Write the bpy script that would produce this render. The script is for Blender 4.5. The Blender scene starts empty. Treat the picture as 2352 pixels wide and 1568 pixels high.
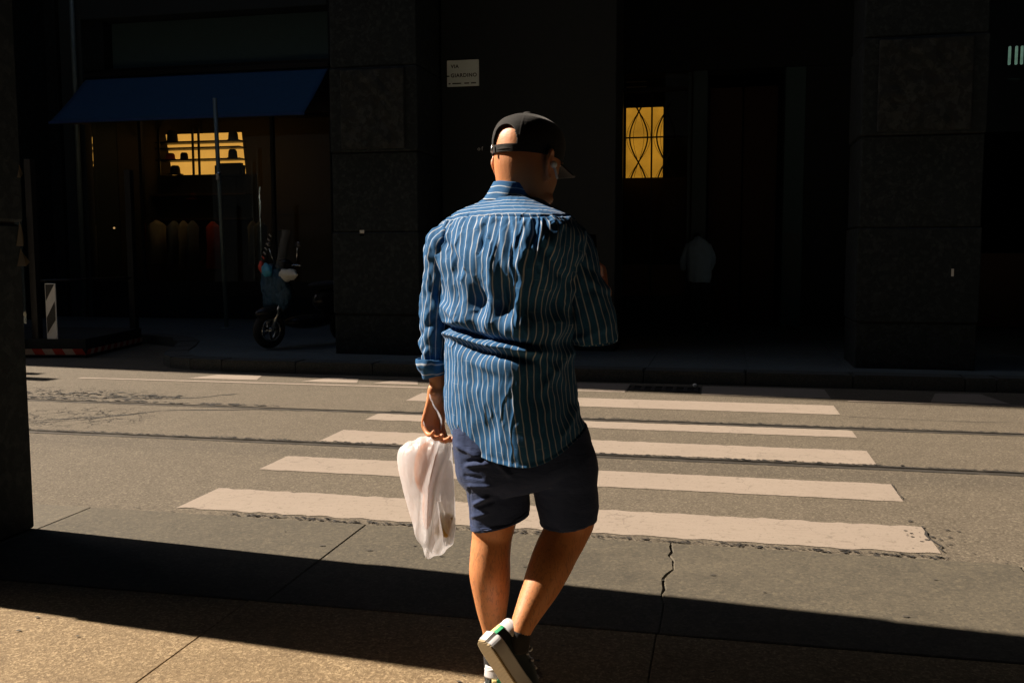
import bpy, bmesh, math, random
import numpy as np
from mathutils import Vector, Matrix, noise as mnoise
random.seed(7); np.random.seed(7)
PI = math.pi
sc = bpy.context.scene
C = sc.collection

# ------------------------------------------------------------------ camera
H = 1.42
YAW, PITCH, ROLL = math.radians(12.393), math.radians(5.289), math.radians(-0.124)
FPX = 2191.0                      # focal length in pixels of a 2352 px wide frame
def cam_axes():
    cy, sy = math.cos(YAW), math.sin(YAW)
    f = Vector((-sy, cy, 0)); r = Vector((cy, sy, 0)); u = Vector((0, 0, 1))
    cp, sp = math.cos(PITCH), math.sin(PITCH)
    f2 = f*cp - u*sp; u2 = u*cp + f*sp
    cr, sr = math.cos(ROLL), math.sin(ROLL)
    return r*cr + u2*sr, u2*cr - r*sr, f2, r, f
CR, CU, CF, HR, HF = cam_axes()
cam_d = bpy.data.cameras.new('camera'); cam = bpy.data.objects.new('camera', cam_d); C.objects.link(cam)
cam_d.sensor_width = 36.0; cam_d.lens = 36.0*FPX/2352.0
cam_d.clip_start = 0.05; cam_d.clip_end = 600
m3 = Matrix((CR, CU, -CF)).transposed()
cam.matrix_world = Matrix.Translation((0, 0, H)) @ m3.to_4x4()
sc.camera = cam

# ------------------------------------------------------------------ light
SUN_AZ = Vector((-0.9954, 0.0955, 0)).normalized()
SUN_EL = math.radians(38.5)
world = bpy.data.worlds.new("World"); sc.world = world; world.use_nodes = True
wn = world.node_tree.nodes; wl = world.node_tree.links
for n in list(wn): wn.remove(n)
sky = wn.new('ShaderNodeTexSky'); sky.sky_type = 'NISHITA'; sky.sun_disc = False
sky.sun_elevation = SUN_EL
sky.sun_rotation = math.atan2(SUN_AZ.x, SUN_AZ.y)
bg = wn.new('ShaderNodeBackground'); bg.inputs[1].default_value = 0.05
wo = wn.new('ShaderNodeOutputWorld')
wl.new(sky.outputs[0], bg.inputs[0]); wl.new(bg.outputs[0], wo.inputs[0])
sd = bpy.data.lights.new('sun', 'SUN'); sun = bpy.data.objects.new('sun', sd); C.objects.link(sun)
sd.energy = 5.0; sd.angle = math.radians(0.53); sd.color = (1.0, 0.85, 0.69)
to_sun = Vector((SUN_AZ.x*math.cos(SUN_EL), SUN_AZ.y*math.cos(SUN_EL), math.sin(SUN_EL)))
sun.rotation_euler = to_sun.to_track_quat('Z', 'Y').to_euler()
sun.location = (-20, 5, 30)
sc.view_settings.view_transform = 'Standard'; sc.view_settings.look = 'None'
sc.view_settings.exposure = 1.35; sc.view_settings.gamma = 1.0
sc.view_settings.use_curve_mapping = False
sc.render.engine = 'CYCLES'
sc.cycles.use_denoising = True
sc.cycles.max_bounces = 6
sc.cycles.sample_clamp_indirect = 4

# ------------------------------------------------------------------ materials
def srgb(r, g, b):
    f = lambda c: (c/255/12.92) if c/255 <= 0.04045 else ((c/255+0.055)/1.055)**2.4
    return (f(r), f(g), f(b))
class NT:
    def __init__(s, name):
        s.m = bpy.data.materials.new(name); s.m.use_nodes = True
        s.t = s.m.node_tree; s.b = s.t.nodes['Principled BSDF']; s.out = s.t.nodes['Material Output']
    def n(s, t, **kw):
        x = s.t.nodes.new(t)
        for k, v in kw.items(): setattr(x, k, v)
        return x
    def l(s, a, b): s.t.links.new(a, b)
    def coord(s, scale=(1, 1, 1), src='Object', rot=(0, 0, 0)):
        tc = s.n('ShaderNodeTexCoord'); mp = s.n('ShaderNodeMapping')
        mp.inputs['Scale'].default_value = scale; mp.inputs['Rotation'].default_value = rot
        s.l(tc.outputs[src], mp.inputs[0]); return mp.outputs[0]
    def noise(s, vec, scale=5, detail=4, rough=0.55, dist=0.0):
        x = s.n('ShaderNodeTexNoise'); x.inputs['Scale'].default_value = scale
        x.inputs['Detail'].default_value = detail; x.inputs['Roughness'].default_value = rough
        x.inputs['Distortion'].default_value = dist
        s.l(vec, x.inputs['Vector']); return x.outputs['Fac']
    def ramp(s, fac, stops):
        x = s.n('ShaderNodeValToRGB'); e = x.color_ramp.elements
        while len(e) < len(stops): e.new(0.5)
        for el, (p, c) in zip(e, stops):
            el.position = p; el.color = (c, c, c, 1) if not hasattr(c, '__len__') else (*c, 1)
        s.l(fac, x.inputs[0]); return x.outputs[0]
    def mix(s, fac, a, b, mode='MIX'):
        x = s.n('ShaderNodeMix', data_type='RGBA', blend_type=mode)
        for sock, v in ((x.inputs[0], fac), (x.inputs[6], a), (x.inputs[7], b)):
            if hasattr(v, 'links'): s.l(v, sock)
            elif hasattr(v, '__len__'): sock.default_value = (*v, 1)
            else: sock.default_value = v
        return x.outputs[2]
    def math(s, op, a, b=0.0, c=0.0):
        x = s.n('ShaderNodeMath', operation=op)
        for i, v in enumerate((a, b, c)):
            if hasattr(v, 'links'): s.l(v, x.inputs[i])
            else: x.inputs[i].default_value = v
        return x.outputs[0]
    def bump(s, h, strength=0.3, dist=0.01, nrm=None):
        x = s.n('ShaderNodeBump'); x.inputs['Strength'].default_value = strength
        x.inputs['Distance'].default_value = dist; s.l(h, x.inputs['Height'])
        if nrm: s.l(nrm, x.inputs['Normal'])
        return x.outputs[0]
    def set(s, col=None, rough=None, metal=None, nrm=None, **kw):
        for k, v in (('Base Color', col), ('Roughness', rough), ('Metallic', metal), ('Normal', nrm)):
            if v is None: continue
            i = s.b.inputs[k]
            if hasattr(v, 'links'): s.l(v, i)
            elif hasattr(v, '__len__'): i.default_value = (*v, 1)
            else: i.default_value = v
        for k, v in kw.items():
            i = s.b.inputs[k.replace('_', ' ')]
            if hasattr(v, 'links'): s.l(v, i)
            else: i.default_value = v if not (hasattr(v, '__len__') and len(v) == 3 and len(i.default_value) == 4) else (*v, 1)
        return s.m
MAT = {}
def plain(name, col, rough=0.6, metal=0.0, var=0.18, scale=9, bump=0.12, bscale=40, **kw):
    t = NT(name); v = t.coord()
    n = t.noise(v, scale, 5)
    a = tuple(c*(1-var) for c in col); b = tuple(min(1, c*(1+var)) for c in col)
    c = t.mix(n, a, b)
    h = t.noise(v, bscale, 4)
    r = t.math('MULTIPLY_ADD', n, 0.2, rough-0.1)
    t.set(c, r, metal, t.bump(h, bump, 0.004), **kw)
    MAT[name] = t.m; return t.m

def m_asphalt():
    t = NT('asphalt'); v = t.coord()
    big = t.noise(v, 0.7, 6, 0.65); mid = t.noise(v, 5, 5, 0.65); fine = t.noise(v, 60, 5, 0.75)
    vz = t.n('ShaderNodeTexVoronoi'); vz.inputs['Scale'].default_value = 75; t.l(v, vz.inputs['Vector'])
    c = t.mix(big, (0.082, 0.069, 0.051), (0.132, 0.112, 0.083))
    c = t.mix(t.ramp(mid, [(0.35, 0.0), (0.7, 0.35)]), c, (0.165, 0.138, 0.105))
    c = t.mix(t.ramp(fine, [(0.36, 0.60), (0.56, 0.0)]), c, (0.034, 0.029, 0.022))
    c = t.mix(t.ramp(vz.outputs['Distance'], [(0.10, 0.30), (0.32, 0.0)]), c, (0.26, 0.225, 0.175))
    # cracks : alligator cracking at two worn places, by the rails
    w = t.coord((1, 1, 1)); vc = t.n('ShaderNodeTexVoronoi', feature='DISTANCE_TO_EDGE'); vc.inputs['Scale'].default_value = 5.2
    dn = t.n('ShaderNodeTexNoise'); dn.inputs['Scale'].default_value = 9; dn.inputs['Detail'].default_value = 5
    t.l(w, dn.inputs['Vector'])
    wv = t.n('ShaderNodeMix', data_type='RGBA', blend_type='ADD'); wv.inputs[0].default_value = 0.28
    t.l(w, wv.inputs[6]); t.l(dn.outputs['Color'], wv.inputs[7]); t.l(wv.outputs[2], vc.inputs['Vector'])
    edge = t.ramp(vc.outputs['Distance'], [(0.0, 1.0), (0.06, 0.0)])
    sp = t.n('ShaderNodeSeparateXYZ'); t.l(w, sp.inputs[0])
    def blob(cx, cy, rx, ry):
        dx = t.math('DIVIDE', t.math('SUBTRACT', sp.outputs[0], cx), rx)
        dy = t.math('DIVIDE', t.math('SUBTRACT', sp.outputs[1], cy), ry)
        d = t.math('ADD', t.math('MULTIPLY', dx, dx), t.math('MULTIPLY', dy, dy))
        d = t.math('ADD', d, t.math('MULTIPLY', dn.outputs['Fac'], 0.9))
        return t.ramp(d, [(0.55, 1.0), (1.0, 0.0)])
    reg = t.math('MAXIMUM', t.math('MAXIMUM', blob(-6.6, 8.45, 2.0, 0.65), blob(-5.6, 6.15, 0.75, 0.5)), blob(-5.5, 7.25, 1.1, 0.8))
    ck = t.math('MULTIPLY', edge, reg)
    c = t.mix(ck, c, (0.018, 0.016, 0.014))
    # darker worn wheel band south of the near rail
    band = t.math('ABSOLUTE', t.math('SUBTRACT', sp.outputs[1], 6.3))
    c = t.mix(t.math('MULTIPLY', t.ramp(band, [(0.05, 0.55), (0.30, 0.0)]), t.ramp(big, [(0.35, 0.4), (0.7, 1.0)])), c, (0.052, 0.046, 0.037))
    g1 = t.n('ShaderNodeTexVoronoi'); g1.inputs['Scale'].default_value = 95; t.l(v, g1.inputs['Vector'])
    gs = t.n('ShaderNodeSeparateColor'); t.l(g1.outputs['Color'], gs.inputs[0])
    c = t.mix(t.ramp(gs.outputs[0], [(0.0, 0.55), (0.30, 0.0)]), c, (0.040, 0.034, 0.026))
    c = t.mix(t.ramp(gs.outputs[1], [(0.72, 0.0), (1.0, 0.45)]), c, (0.24, 0.205, 0.155))
    g2 = t.noise(v, 210, 2, 0.6)
    h = t.math('ADD', t.math('MULTIPLY', g2, 0.5), t.math('MULTIPLY', gs.outputs[2], 0.6))
    b1 = t.bump(h, 0.45, 0.006)
    b2 = t.bump(t.math('SUBTRACT', 1.0, ck), 0.9, 0.012, b1)
    t.set(c, 0.86, 0, b2, Specular_IOR_Level=0.25); MAT['asphalt'] = t.m
m_asphalt()
def m_paint():
    t = NT('road_paint'); v = t.coord()
    n = t.noise(v, 1.3, 5, 0.6); f = t.noise(v, 60, 4, 0.7); s = t.noise(t.coord((3, 22, 3)), 2.2, 5, 0.65)
    c = t.mix(n, (0.235, 0.195, 0.160), (0.285, 0.240, 0.198))
    c = t.mix(t.ramp(t.noise(v, 22, 5, 0.75), [(0.57, 0.0), (0.66, 0.7)]), c, (0.15, 0.125, 0.095))
    c = t.mix(t.ramp(s, [(0.52, 0.0), (0.72, 0.4)]), c, (0.16, 0.13, 0.10))
    c = t.mix(t.ramp(f, [(0.30, 0.6), (0.42, 0.0)]), c, (0.12, 0.10, 0.08))
    # hairline cracks
    vc = t.n('ShaderNodeTexVoronoi', feature='DISTANCE_TO_EDGE'); vc.inputs['Scale'].default_value = 0.9
    dn = t.n('ShaderNodeTexNoise'); dn.inputs['Scale'].default_value = 6; dn.inputs['Detail'].default_value = 6
    t.l(v, dn.inputs['Vector'])
    wv = t.n('ShaderNodeMix', data_type='RGBA', blend_type='ADD'); wv.inputs[0].default_value = 0.35
    t.l(v, wv.inputs[6]); t.l(dn.outputs['Color'], wv.inputs[7]); t.l(wv.outputs[2], vc.inputs['Vector'])
    ck = t.ramp(vc.outputs['Distance'], [(0.0, 0.55), (0.005, 0.0)])
    c = t.mix(ck, c, (0.12, 0.10, 0.08))
    t.set(c, 0.75, 0, t.bump(t.math('ADD', f, t.math('MULTIPLY', s, 0.5)), 0.35, 0.004), Specular_IOR_Level=0.3); MAT['paint'] = t.m
m_paint()
def m_slab(name, a, b, speck, sp_amt=0.35, bump=0.3, fl=45, stain=(0.09, 0.08, 0.065)):
    t = NT(name); v = t.coord()
    big = t.noise(v, 1.1, 5, 0.6); mid = t.noise(v, 6, 5, 0.6); f = t.noise(v, fl, 4, 0.7, 0.6)
    c = t.mix(t.ramp(big, [(0.3, 0.0), (0.7, 1.0)]), a, b)
    oi = t.n('ShaderNodeObjectInfo'); c = t.mix(t.math('MULTIPLY', oi.outputs['Random'], 0.32), c, tuple(q*0.55 for q in a))
    c = t.mix(t.ramp(mid, [(0.5, 0.0), (0.75, 0.45)]), c, stain)
    c = t.mix(t.ramp(f, [(0.50, 0.0), (0.62, sp_amt)]), c, speck)
    vz = t.n('ShaderNodeTexVoronoi'); vz.inputs['Scale'].default_value = fl*1.7; t.l(v, vz.inputs['Vector'])
    gs = t.n('ShaderNodeSeparateColor'); t.l(vz.outputs['Color'], gs.inputs[0])
    c = t.mix(t.ramp(gs.outputs[0], [(0.0, 0.45), (0.35, 0.0)]), c, stain)
    c = t.mix(t.ramp(gs.outputs[1], [(0.70, 0.0), (1.0, 0.5)]), c, speck)
    g = t.noise(v, 130, 3, 0.7)
    d_ = t.noise(v, 2.3, 6, 0.7, 0.8)
    c = t.mix(t.ramp(d_, [(0.52, 0.0), (0.62, 0.30)]), c, tuple(q*0.62 for q in a))
    c = t.mix(t.ramp(t.noise(t.coord((1, 9, 1), rot=(0, 0, 0.5)), 3, 6, 0.7), [(0.66, 0.0), (0.72, 0.4)]), c, b)
    c = t.mix(t.ramp(g, [(0.36, 0.5), (0.55, 0.0)]), c, stain)
    t.set(c, 0.8, 0, t.bump(t.math('ADD', f, g), bump, 0.004), Specular_IOR_Level=0.25); MAT[name] = t.m
m_slab('slab_grey', (0.078, 0.070, 0.054), (0.124, 0.107, 0.078), (0.150, 0.128, 0.090), 0.4, stain=(0.040, 0.038, 0.032))
m_slab('slab_pale', (0.100, 0.090, 0.070), (0.150, 0.130, 0.096), (0.175, 0.148, 0.105), 0.3, stain=(0.058, 0.052, 0.042))
m_slab('slab_tan', (0.195, 0.140, 0.078), (0.235, 0.170, 0.094), (0.42, 0.32, 0.19), 0.85, 0.9, 62, (0.105, 0.073, 0.042))
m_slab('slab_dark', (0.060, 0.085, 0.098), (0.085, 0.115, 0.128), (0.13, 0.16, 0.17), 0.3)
m_slab('kerb_granite', (0.036, 0.045, 0.048), (0.056, 0.066, 0.068), (0.10, 0.112, 0.112), 0.5)
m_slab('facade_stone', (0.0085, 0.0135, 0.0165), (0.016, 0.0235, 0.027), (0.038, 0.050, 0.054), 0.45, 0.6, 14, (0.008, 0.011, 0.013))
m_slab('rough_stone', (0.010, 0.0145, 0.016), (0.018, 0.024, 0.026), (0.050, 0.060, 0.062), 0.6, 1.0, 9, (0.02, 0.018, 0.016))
plain('bitumen', (0.022, 0.02, 0.018), 0.9, bump=0.9, bscale=120)
plain('steel_rail', (0.30, 0.28, 0.25), 0.38, 0.9, bump=0.1)
plain('groove', (0.012, 0.011, 0.01), 0.95)
plain('iron', (0.035, 0.035, 0.035), 0.6, 0.3)
plain('gum', (0.05, 0.045, 0.036), 0.8)
plain('galv', (0.24, 0.30, 0.29), 0.5, 0.35); plain('frame_teal', (0.05, 0.09, 0.10), 0.5)
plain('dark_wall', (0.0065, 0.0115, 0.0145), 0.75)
plain('lintel_stone', (0.030, 0.042, 0.047), 0.8)
plain('black_frame', (0.009, 0.009, 0.010), 0.45)
plain('awning_blue', (0.026, 0.11, 0.24), 0.85, bscale=300)
plain('awning_hem', (0.04, 0.10, 0.30), 0.85)
plain('white_plastic', (0.72, 0.72, 0.70), 0.5)
plain('marble', (0.70, 0.80, 0.78), 0.55, var=0.12, scale=4)
plain('ink', (0.03, 0.035, 0.03), 0.7)
plain('red_strip', (0.50, 0.035, 0.012), 0.6)
plain('pale_strip', (0.55, 0.40, 0.30), 0.6)
plain('parapet_panel', (0.25, 0.26, 0.22), 0.4)
plain('hazard_white', (0.85, 0.88, 0.86), 0.5)
plain('hazard_black', (0.03, 0.03, 0.03), 0.5)
plain('dark_wood', (0.10, 0.05, 0.025), 0.6)
plain('shop_wall', (0.045, 0.04, 0.032), 0.8)
plain('hat_black', (0.015, 0.013, 0.012), 0.9)
plain('hat_red', (0.35, 0.05, 0.02), 0.9)
plain('cloth_cream', (0.42, 0.34, 0.22), 0.9)
plain('cloth_grey', (0.22, 0.22, 0.20), 0.9)
plain('cloth_red', (0.60, 0.06, 0.02), 0.9)
plain('cloth_dark', (0.04, 0.045, 0.05), 0.9)
plain('rubber', (0.02, 0.02, 0.02), 0.85)
plain('scooter_black', (0.015, 0.016, 0.018), 0.3)
plain('chrome', (0.6, 0.62, 0.6), 0.25, 0.9)
plain('tarp_blue', (0.012, 0.060, 0.12), 0.6)
plain('bag_cyan', (0.05, 0.30, 0.48), 0.5)
plain('bag_red', (0.50, 0.05, 0.03), 0.5)
plain('cloth_white', (0.55, 0.56, 0.50), 0.8)
plain('shirt_pale', (0.42, 0.60, 0.78), 0.85)
plain('trousers_dark', (0.02, 0.022, 0.028), 0.9)
plain('hair_dark', (0.02, 0.016, 0.012), 0.9)
plain('notice_grey', (0.07, 0.10, 0.11), 0.7); plain('pale_panel', (0.055, 0.11, 0.125), 0.7)
plain('posters', (0.12, 0.105, 0.075), 0.8)
plain('sock', (0.012, 0.012, 0.014), 0.95)
plain('shoe_black', (0.018, 0.026, 0.028), 0.42, bscale=160)
plain('shoe_white', (0.50, 0.50, 0.52), 0.45)
plain('shoe_green', (0.02, 0.30, 0.13), 0.6)
plain('shoe_yellow', (0.72, 0.60, 0.25), 0.6)
plain('earbud', (0.85, 0.85, 0.83), 0.2)
plain('bread', (0.75, 0.30, 0.10), 0.8)
plain('mustard_box', (0.42, 0.30, 0.07), 0.6)
plain('phone', (0.02, 0.02, 0.02), 0.2)
def m_outsole():
    t = NT('outsole'); v = t.coord((1, 1, 1))
    w = t.n('ShaderNodeTexWave'); w.bands_direction = 'Y'; w.inputs['Scale'].default_value = 60; w.inputs['Distortion'].default_value = 0.3
    t.l(v, w.inputs['Vector'])
    n = t.noise(v, 20, 4)
    c = t.mix(n, (0.24, 0.18, 0.10), (0.36, 0.29, 0.17))
    c = t.mix(t.math('MULTIPLY', w.outputs['Fac'], 0.4), c, (0.22, 0.15, 0.07))
    t.set(c, 0.8, 0, t.bump(w.outputs['Fac'], 0.5, 0.003)); MAT['outsole'] = t.m
m_outsole()
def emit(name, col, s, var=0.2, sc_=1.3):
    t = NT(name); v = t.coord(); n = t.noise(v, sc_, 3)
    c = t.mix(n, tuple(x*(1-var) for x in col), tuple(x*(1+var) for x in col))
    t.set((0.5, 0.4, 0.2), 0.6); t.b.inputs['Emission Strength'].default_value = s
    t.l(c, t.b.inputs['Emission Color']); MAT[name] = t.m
emit('shop_glow', (0.90, 0.40, 0.07), 0.42, 0.35)  # emission replaces lamplight falling on the shop's upper wall
emit('room_glow', (0.62, 0.255, 0.022), 0.33, 0.9, 1.7)  # emission replaces the lamp glow of the room behind the window
emit('glint_warm', (1.0, 0.55, 0.22), 0.3)
emit('lamp_green', (0.45, 0.75, 0.60), 0.10, 0.5, 14)
def m_glass():
    t = NT('shop_glass')
    g = t.n('ShaderNodeBsdfGlossy'); g.inputs['Roughness'].default_value = 0.02; g.inputs['Color'].default_value = (0.9, 0.95, 1, 1)
    tr = t.n('ShaderNodeBsdfTransparent'); tr.inputs['Color'].default_value = (0.82, 0.86, 0.84, 1)
    fr = t.n('ShaderNodeFresnel'); fr.inputs['IOR'].default_value = 1.5
    mx = t.n('ShaderNodeMixShader'); t.l(fr.outputs[0], mx.inputs[0]); t.l(tr.outputs[0], mx.inputs[1]); t.l(g.outputs[0], mx.inputs[2])
    t.l(mx.outputs[0], t.out.inputs[0]); MAT['glass'] = t.m
m_glass()
def m_skin():
    t = NT('skin'); v = t.coord()
    n = t.noise(v, 14, 5, 0.6); f = t.noise(v, 160, 3, 0.6); bl = t.noise(v, 5, 3)
    c = t.mix(n, (0.48, 0.190, 0.070), (0.58, 0.250, 0.105))
    c = t.mix(t.ramp(bl, [(0.45, 0.0), (0.8, 0.35)]), c, (0.46, 0.17, 0.085))
    hs = t.noise(t.coord((26, 26, 7)), 6, 3, 0.7)
    sp = t.n('ShaderNodeSeparateXYZ'); t.l(v, sp.inputs[0])
    leg = t.ramp(sp.outputs[2], [(0.50, 1.0), (0.62, 0.0)])
    c = t.mix(t.math('MULTIPLY', t.ramp(hs, [(0.52, 0.0), (0.62, 0.55)]), leg), c, (0.20, 0.10, 0.05))
    t.set(c, 0.5, 0, t.bump(f, 0.25, 0.002), Subsurface_Weight=0.25, Subsurface_Radius=(0.9, 0.28, 0.12), Subsurface_Scale=0.02); MAT['skin'] = t.m
m_skin()
def m_shirt(name, coordU, period=0.0203, width=0.0021, yoke_v=None):
    """chambray with fine white pinstripes woven in: U (metres) runs across the stripes"""
    t = NT(name); uv = t.n('ShaderNodeUVMap'); uv.uv_map = 'UVMap'
    sp = t.n('ShaderNodeSeparateXYZ'); t.l(uv.outputs[0], sp.inputs[0])
    u, vv = sp.outputs[0], sp.outputs[1]
    co = t.coord()
    wob = t.math('MULTIPLY_ADD', t.noise(co, 16, 3), 0.0024, -0.0012)
    s = v_ = (u if coordU == 'u' else vv)
    fr = t.math('FRACT', t.math('DIVIDE', t.math('ADD', s, wob), period))
    d = t.math('ABSOLUTE', t.math('SUBTRACT', fr, 0.5))
    line = t.ramp(d, [(width/period*0.5, 1.0), (width/period*0.5+0.045, 0.0)])
    th = t.n('ShaderNodeTexNoise'); th.inputs['Scale'].default_value = 1; th.inputs['Detail'].default_value = 2
    mp = t.n('ShaderNodeMapping'); mp.inputs['Scale'].default_value = (260, 1400, 1) if coordU == 'u' else (1400, 260, 1)
    t.l(uv.outputs[0], mp.inputs[0]); t.l(mp.outputs[0], th.inputs['Vector'])
    big = t.noise(co, 9, 3)
    c = t.mix(th.outputs['Fac'], (0.011, 0.066, 0.172), (0.021, 0.112, 0.268))
    c = t.mix(t.math('MULTIPLY', big, 0.35), c, (0.017, 0.09, 0.22))
    # odd white slub threads across the weave
    sl = t.n('ShaderNodeTexNoise'); sl.inputs['Scale'].default_value = 1; sl.inputs['Detail'].default_value = 1
    mp2 = t.n('ShaderNodeMapping'); mp2.inputs['Scale'].default_value = (14, 330, 1) if coordU == 'u' else (330, 14, 1)
    t.l(uv.outputs[0], mp2.inputs[0]); t.l(mp2.outputs[0], sl.inputs['Vector'])
    c = t.mix(t.ramp(sl.outputs['Fac'], [(0.70, 0.0), (0.78, 0.35)]), c, (0.40, 0.50, 0.58))
    c = t.mix(t.math('MULTIPLY', line, 0.92), c, (0.36, 0.42, 0.50))
    t.set(c, 0.85, 0, t.bump(t.math('ADD', th.outputs['Fac'], t.math('MULTIPLY', line, 0.5)), 0.25, 0.002),
          Sheen_Weight=0.09, Sheen_Roughness=0.3, Sheen_Tint=(0.70, 0.76, 1.0), Specular_IOR_Level=0.2)
    MAT[name] = t.m
m_shirt('shirt_vertical', 'u'); m_shirt('shirt_across', 'v', period=0.0165, width=0.0018)
def m_cloth(name, a, b, sheen=0.3, wr=0.5):
    t = NT(name); co = t.coord()
    n = t.noise(co, 7, 5, 0.6); f = t.noise(co, 420, 2)
    wv = t.n('ShaderNodeTexWave'); wv.inputs['Scale'].default_value = 160; wv.bands_direction = 'DIAGONAL'; t.l(co, wv.inputs['Vector'])
    cr = t.noise(t.coord((1, 1, 2.5)), 11, 3, 0.6, 0.4)
    c = t.mix(n, a, b)
    b1 = t.bump(t.math('ADD', f, t.math('MULTIPLY', wv.outputs['Fac'], 0.4)), 0.25, 0.002)
    t.set(c, 0.85, 0, t.bump(cr, wr, 0.012, b1), Sheen_Weight=sheen, Sheen_Roughness=0.4, Specular_IOR_Level=0.2); MAT[name] = t.m
m_cloth('shorts_navy', (0.019, 0.032, 0.085), (0.027, 0.044, 0.108), 0.06, 0.45)
m_cloth('cap_cloth', (0.014, 0.014, 0.0145), (0.021, 0.021, 0.021), 0.08, 0.15)
def m_bag():
    t = NT('thin_plastic'); co = t.coord()
    n = t.noise(co, 9, 4, 0.6); cr = t.noise(t.coord((1.6, 1.6, 0.35)), 26, 4, 0.6, 0.8); f = t.noise(co, 300, 2)
    c = t.mix(n, (0.72, 0.73, 0.77), (0.88, 0.88, 0.92))
    nb = t.bump(cr, 0.5, 0.01)
    di = t.n('ShaderNodeBsdfDiffuse'); t.l(c, di.inputs[0]); t.l(nb, di.inputs['Normal'])
    tl = t.n('ShaderNodeBsdfTranslucent'); t.l(c, tl.inputs[0]); t.l(nb, tl.inputs['Normal'])
    gl = t.n('ShaderNodeBsdfGlossy'); gl.inputs['Roughness'].default_value = 0.38; t.l(nb, gl.inputs['Normal'])
    tr = t.n('ShaderNodeBsdfTransparent')
    m1 = t.n('ShaderNodeMixShader'); m1.inputs[0].default_value = 0.68; t.l(di.outputs[0], m1.inputs[1]); t.l(tl.outputs[0], m1.inputs[2])
    m2 = t.n('ShaderNodeMixShader'); m2.inputs[0].default_value = 0.06; t.l(m1.outputs[0], m2.inputs[1]); t.l(gl.outputs[0], m2.inputs[2])
    m3_ = t.n('ShaderNodeMixShader'); t.l(t.ramp(n, [(0.3, 0.38), (0.7, 0.22)]), m3_.inputs[0]); t.l(m2.outputs[0], m3_.inputs[1]); t.l(tr.outputs[0], m3_.inputs[2])
    t.l(m3_.outputs[0], t.out.inputs[0]); MAT['bag'] = t.m
m_bag()

# ------------------------------------------------------------------ building helpers
def tag(o, label=None, cat=None, group=None, kind=None):
    if label: o['label'] = label
    if cat: o['category'] = cat
    if group: o['group'] = group
    if kind: o['kind'] = kind
    return o
def empty(name, loc=(0, 0, 0), rz=0.0):
    o = bpy.data.objects.new(name, None); C.objects.link(o); o.location = loc; o.rotation_euler = (0, 0, rz)
    o.empty_display_size = 0.2; return o
def obj(name, me, mat=None, parent=None, loc=None, rot=None, smooth=False):
    o = bpy.data.objects.new(name, me); C.objects.link(o)
    if mat is not None and len(me.materials) == 0: me.materials.append(MAT[mat] if isinstance(mat, str) else mat)
    if parent: o.parent = parent
    if loc: o.location = loc
    if rot: o.rotation_euler = rot
    if smooth: me.shade_smooth()
    return o
def bm_mesh(bm, name='mesh'):
    me = bpy.data.meshes.new(name); bm.to_mesh(me); bm.free(); return me
def box(name, lo, hi, mat, parent=None, bevel=0.0, origin=True, seg=1):
    """axis-aligned box; its object's origin sits at the base centre"""
    lo = Vector(lo); hi = Vector(hi); c = (lo+hi)/2; c.z = lo.z
    if not origin: c = Vector((0, 0, 0))
    bm = bmesh.new(); bmesh.ops.create_cube(bm, size=1)
    s = hi-lo; ctr = (lo+hi)/2-c
    for v in bm.verts: v.co = Vector((v.co.x*s.x, v.co.y*s.y, v.co.z*s.z))+ctr
    if bevel: bmesh.ops.bevel(bm, geom=bm.edges[:], offset=bevel, segments=seg, affect='EDGES')
    return obj(name, bm_mesh(bm, name), mat, parent, c)
def poly_prism(name, pts, z0, z1, mat, parent=None):
    bm = bmesh.new()
    a = [bm.verts.new((x, y, z0)) for x, y in pts]; b = [bm.verts.new((x, y, z1)) for x, y in pts]
    bm.faces.new(list(reversed(a))); bm.faces.new(b); n = len(pts)
    for i in range(n): bm.faces.new((a[i], a[(i+1) % n], b[(i+1) % n], b[i]))
    bmesh.ops.recalc_face_normals(bm, faces=bm.faces)
    return obj(name, bm_mesh(bm, name), mat, parent)
def grid_mesh(name, P, closed_u=False, uv=None, flip=False):
    """P: (nv, nu, 3) array -> quad mesh with optional UVs (nv, nu(+1), 2)"""
    nv, nu = P.shape[:2]
    me = bpy.data.meshes.new(name)
    ju = nu if closed_u else nu-1
    j, i = np.meshgrid(np.arange(nv-1), np.arange(ju), indexing='ij')
    i2 = (i+1) % nu
    f = np.stack([j*nu+i, j*nu+i2, (j+1)*nu+i2, (j+1)*nu+i], -1).reshape(-1, 4)
    if flip: f = f[:, ::-1]
    me.vertices.add(nv*nu); me.vertices.foreach_set('co', P.reshape(-1).astype(np.float32))
    me.loops.add(f.size); me.loops.foreach_set('vertex_index', f.reshape(-1).astype(np.int32))
    me.polygons.add(len(f)); me.polygons.foreach_set('loop_start', np.arange(0, f.size, 4).astype(np.int32))
    me.update(calc_edges=True)
    if uv is not None:
        ul = me.uv_layers.new(name='UVMap')
        W = uv.shape[1]
        idx = np.stack([j*W+i, j*W+i+1, (j+1)*W+i+1, (j+1)*W+i], -1).reshape(-1, 4)
        if flip: idx = idx[:, ::-1]
        ul.data.foreach_set('uv', uv.reshape(-1, 2)[idx.reshape(-1)].reshape(-1).astype(np.float32))
    me.shade_smooth(); me.validate()
    return me
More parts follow.
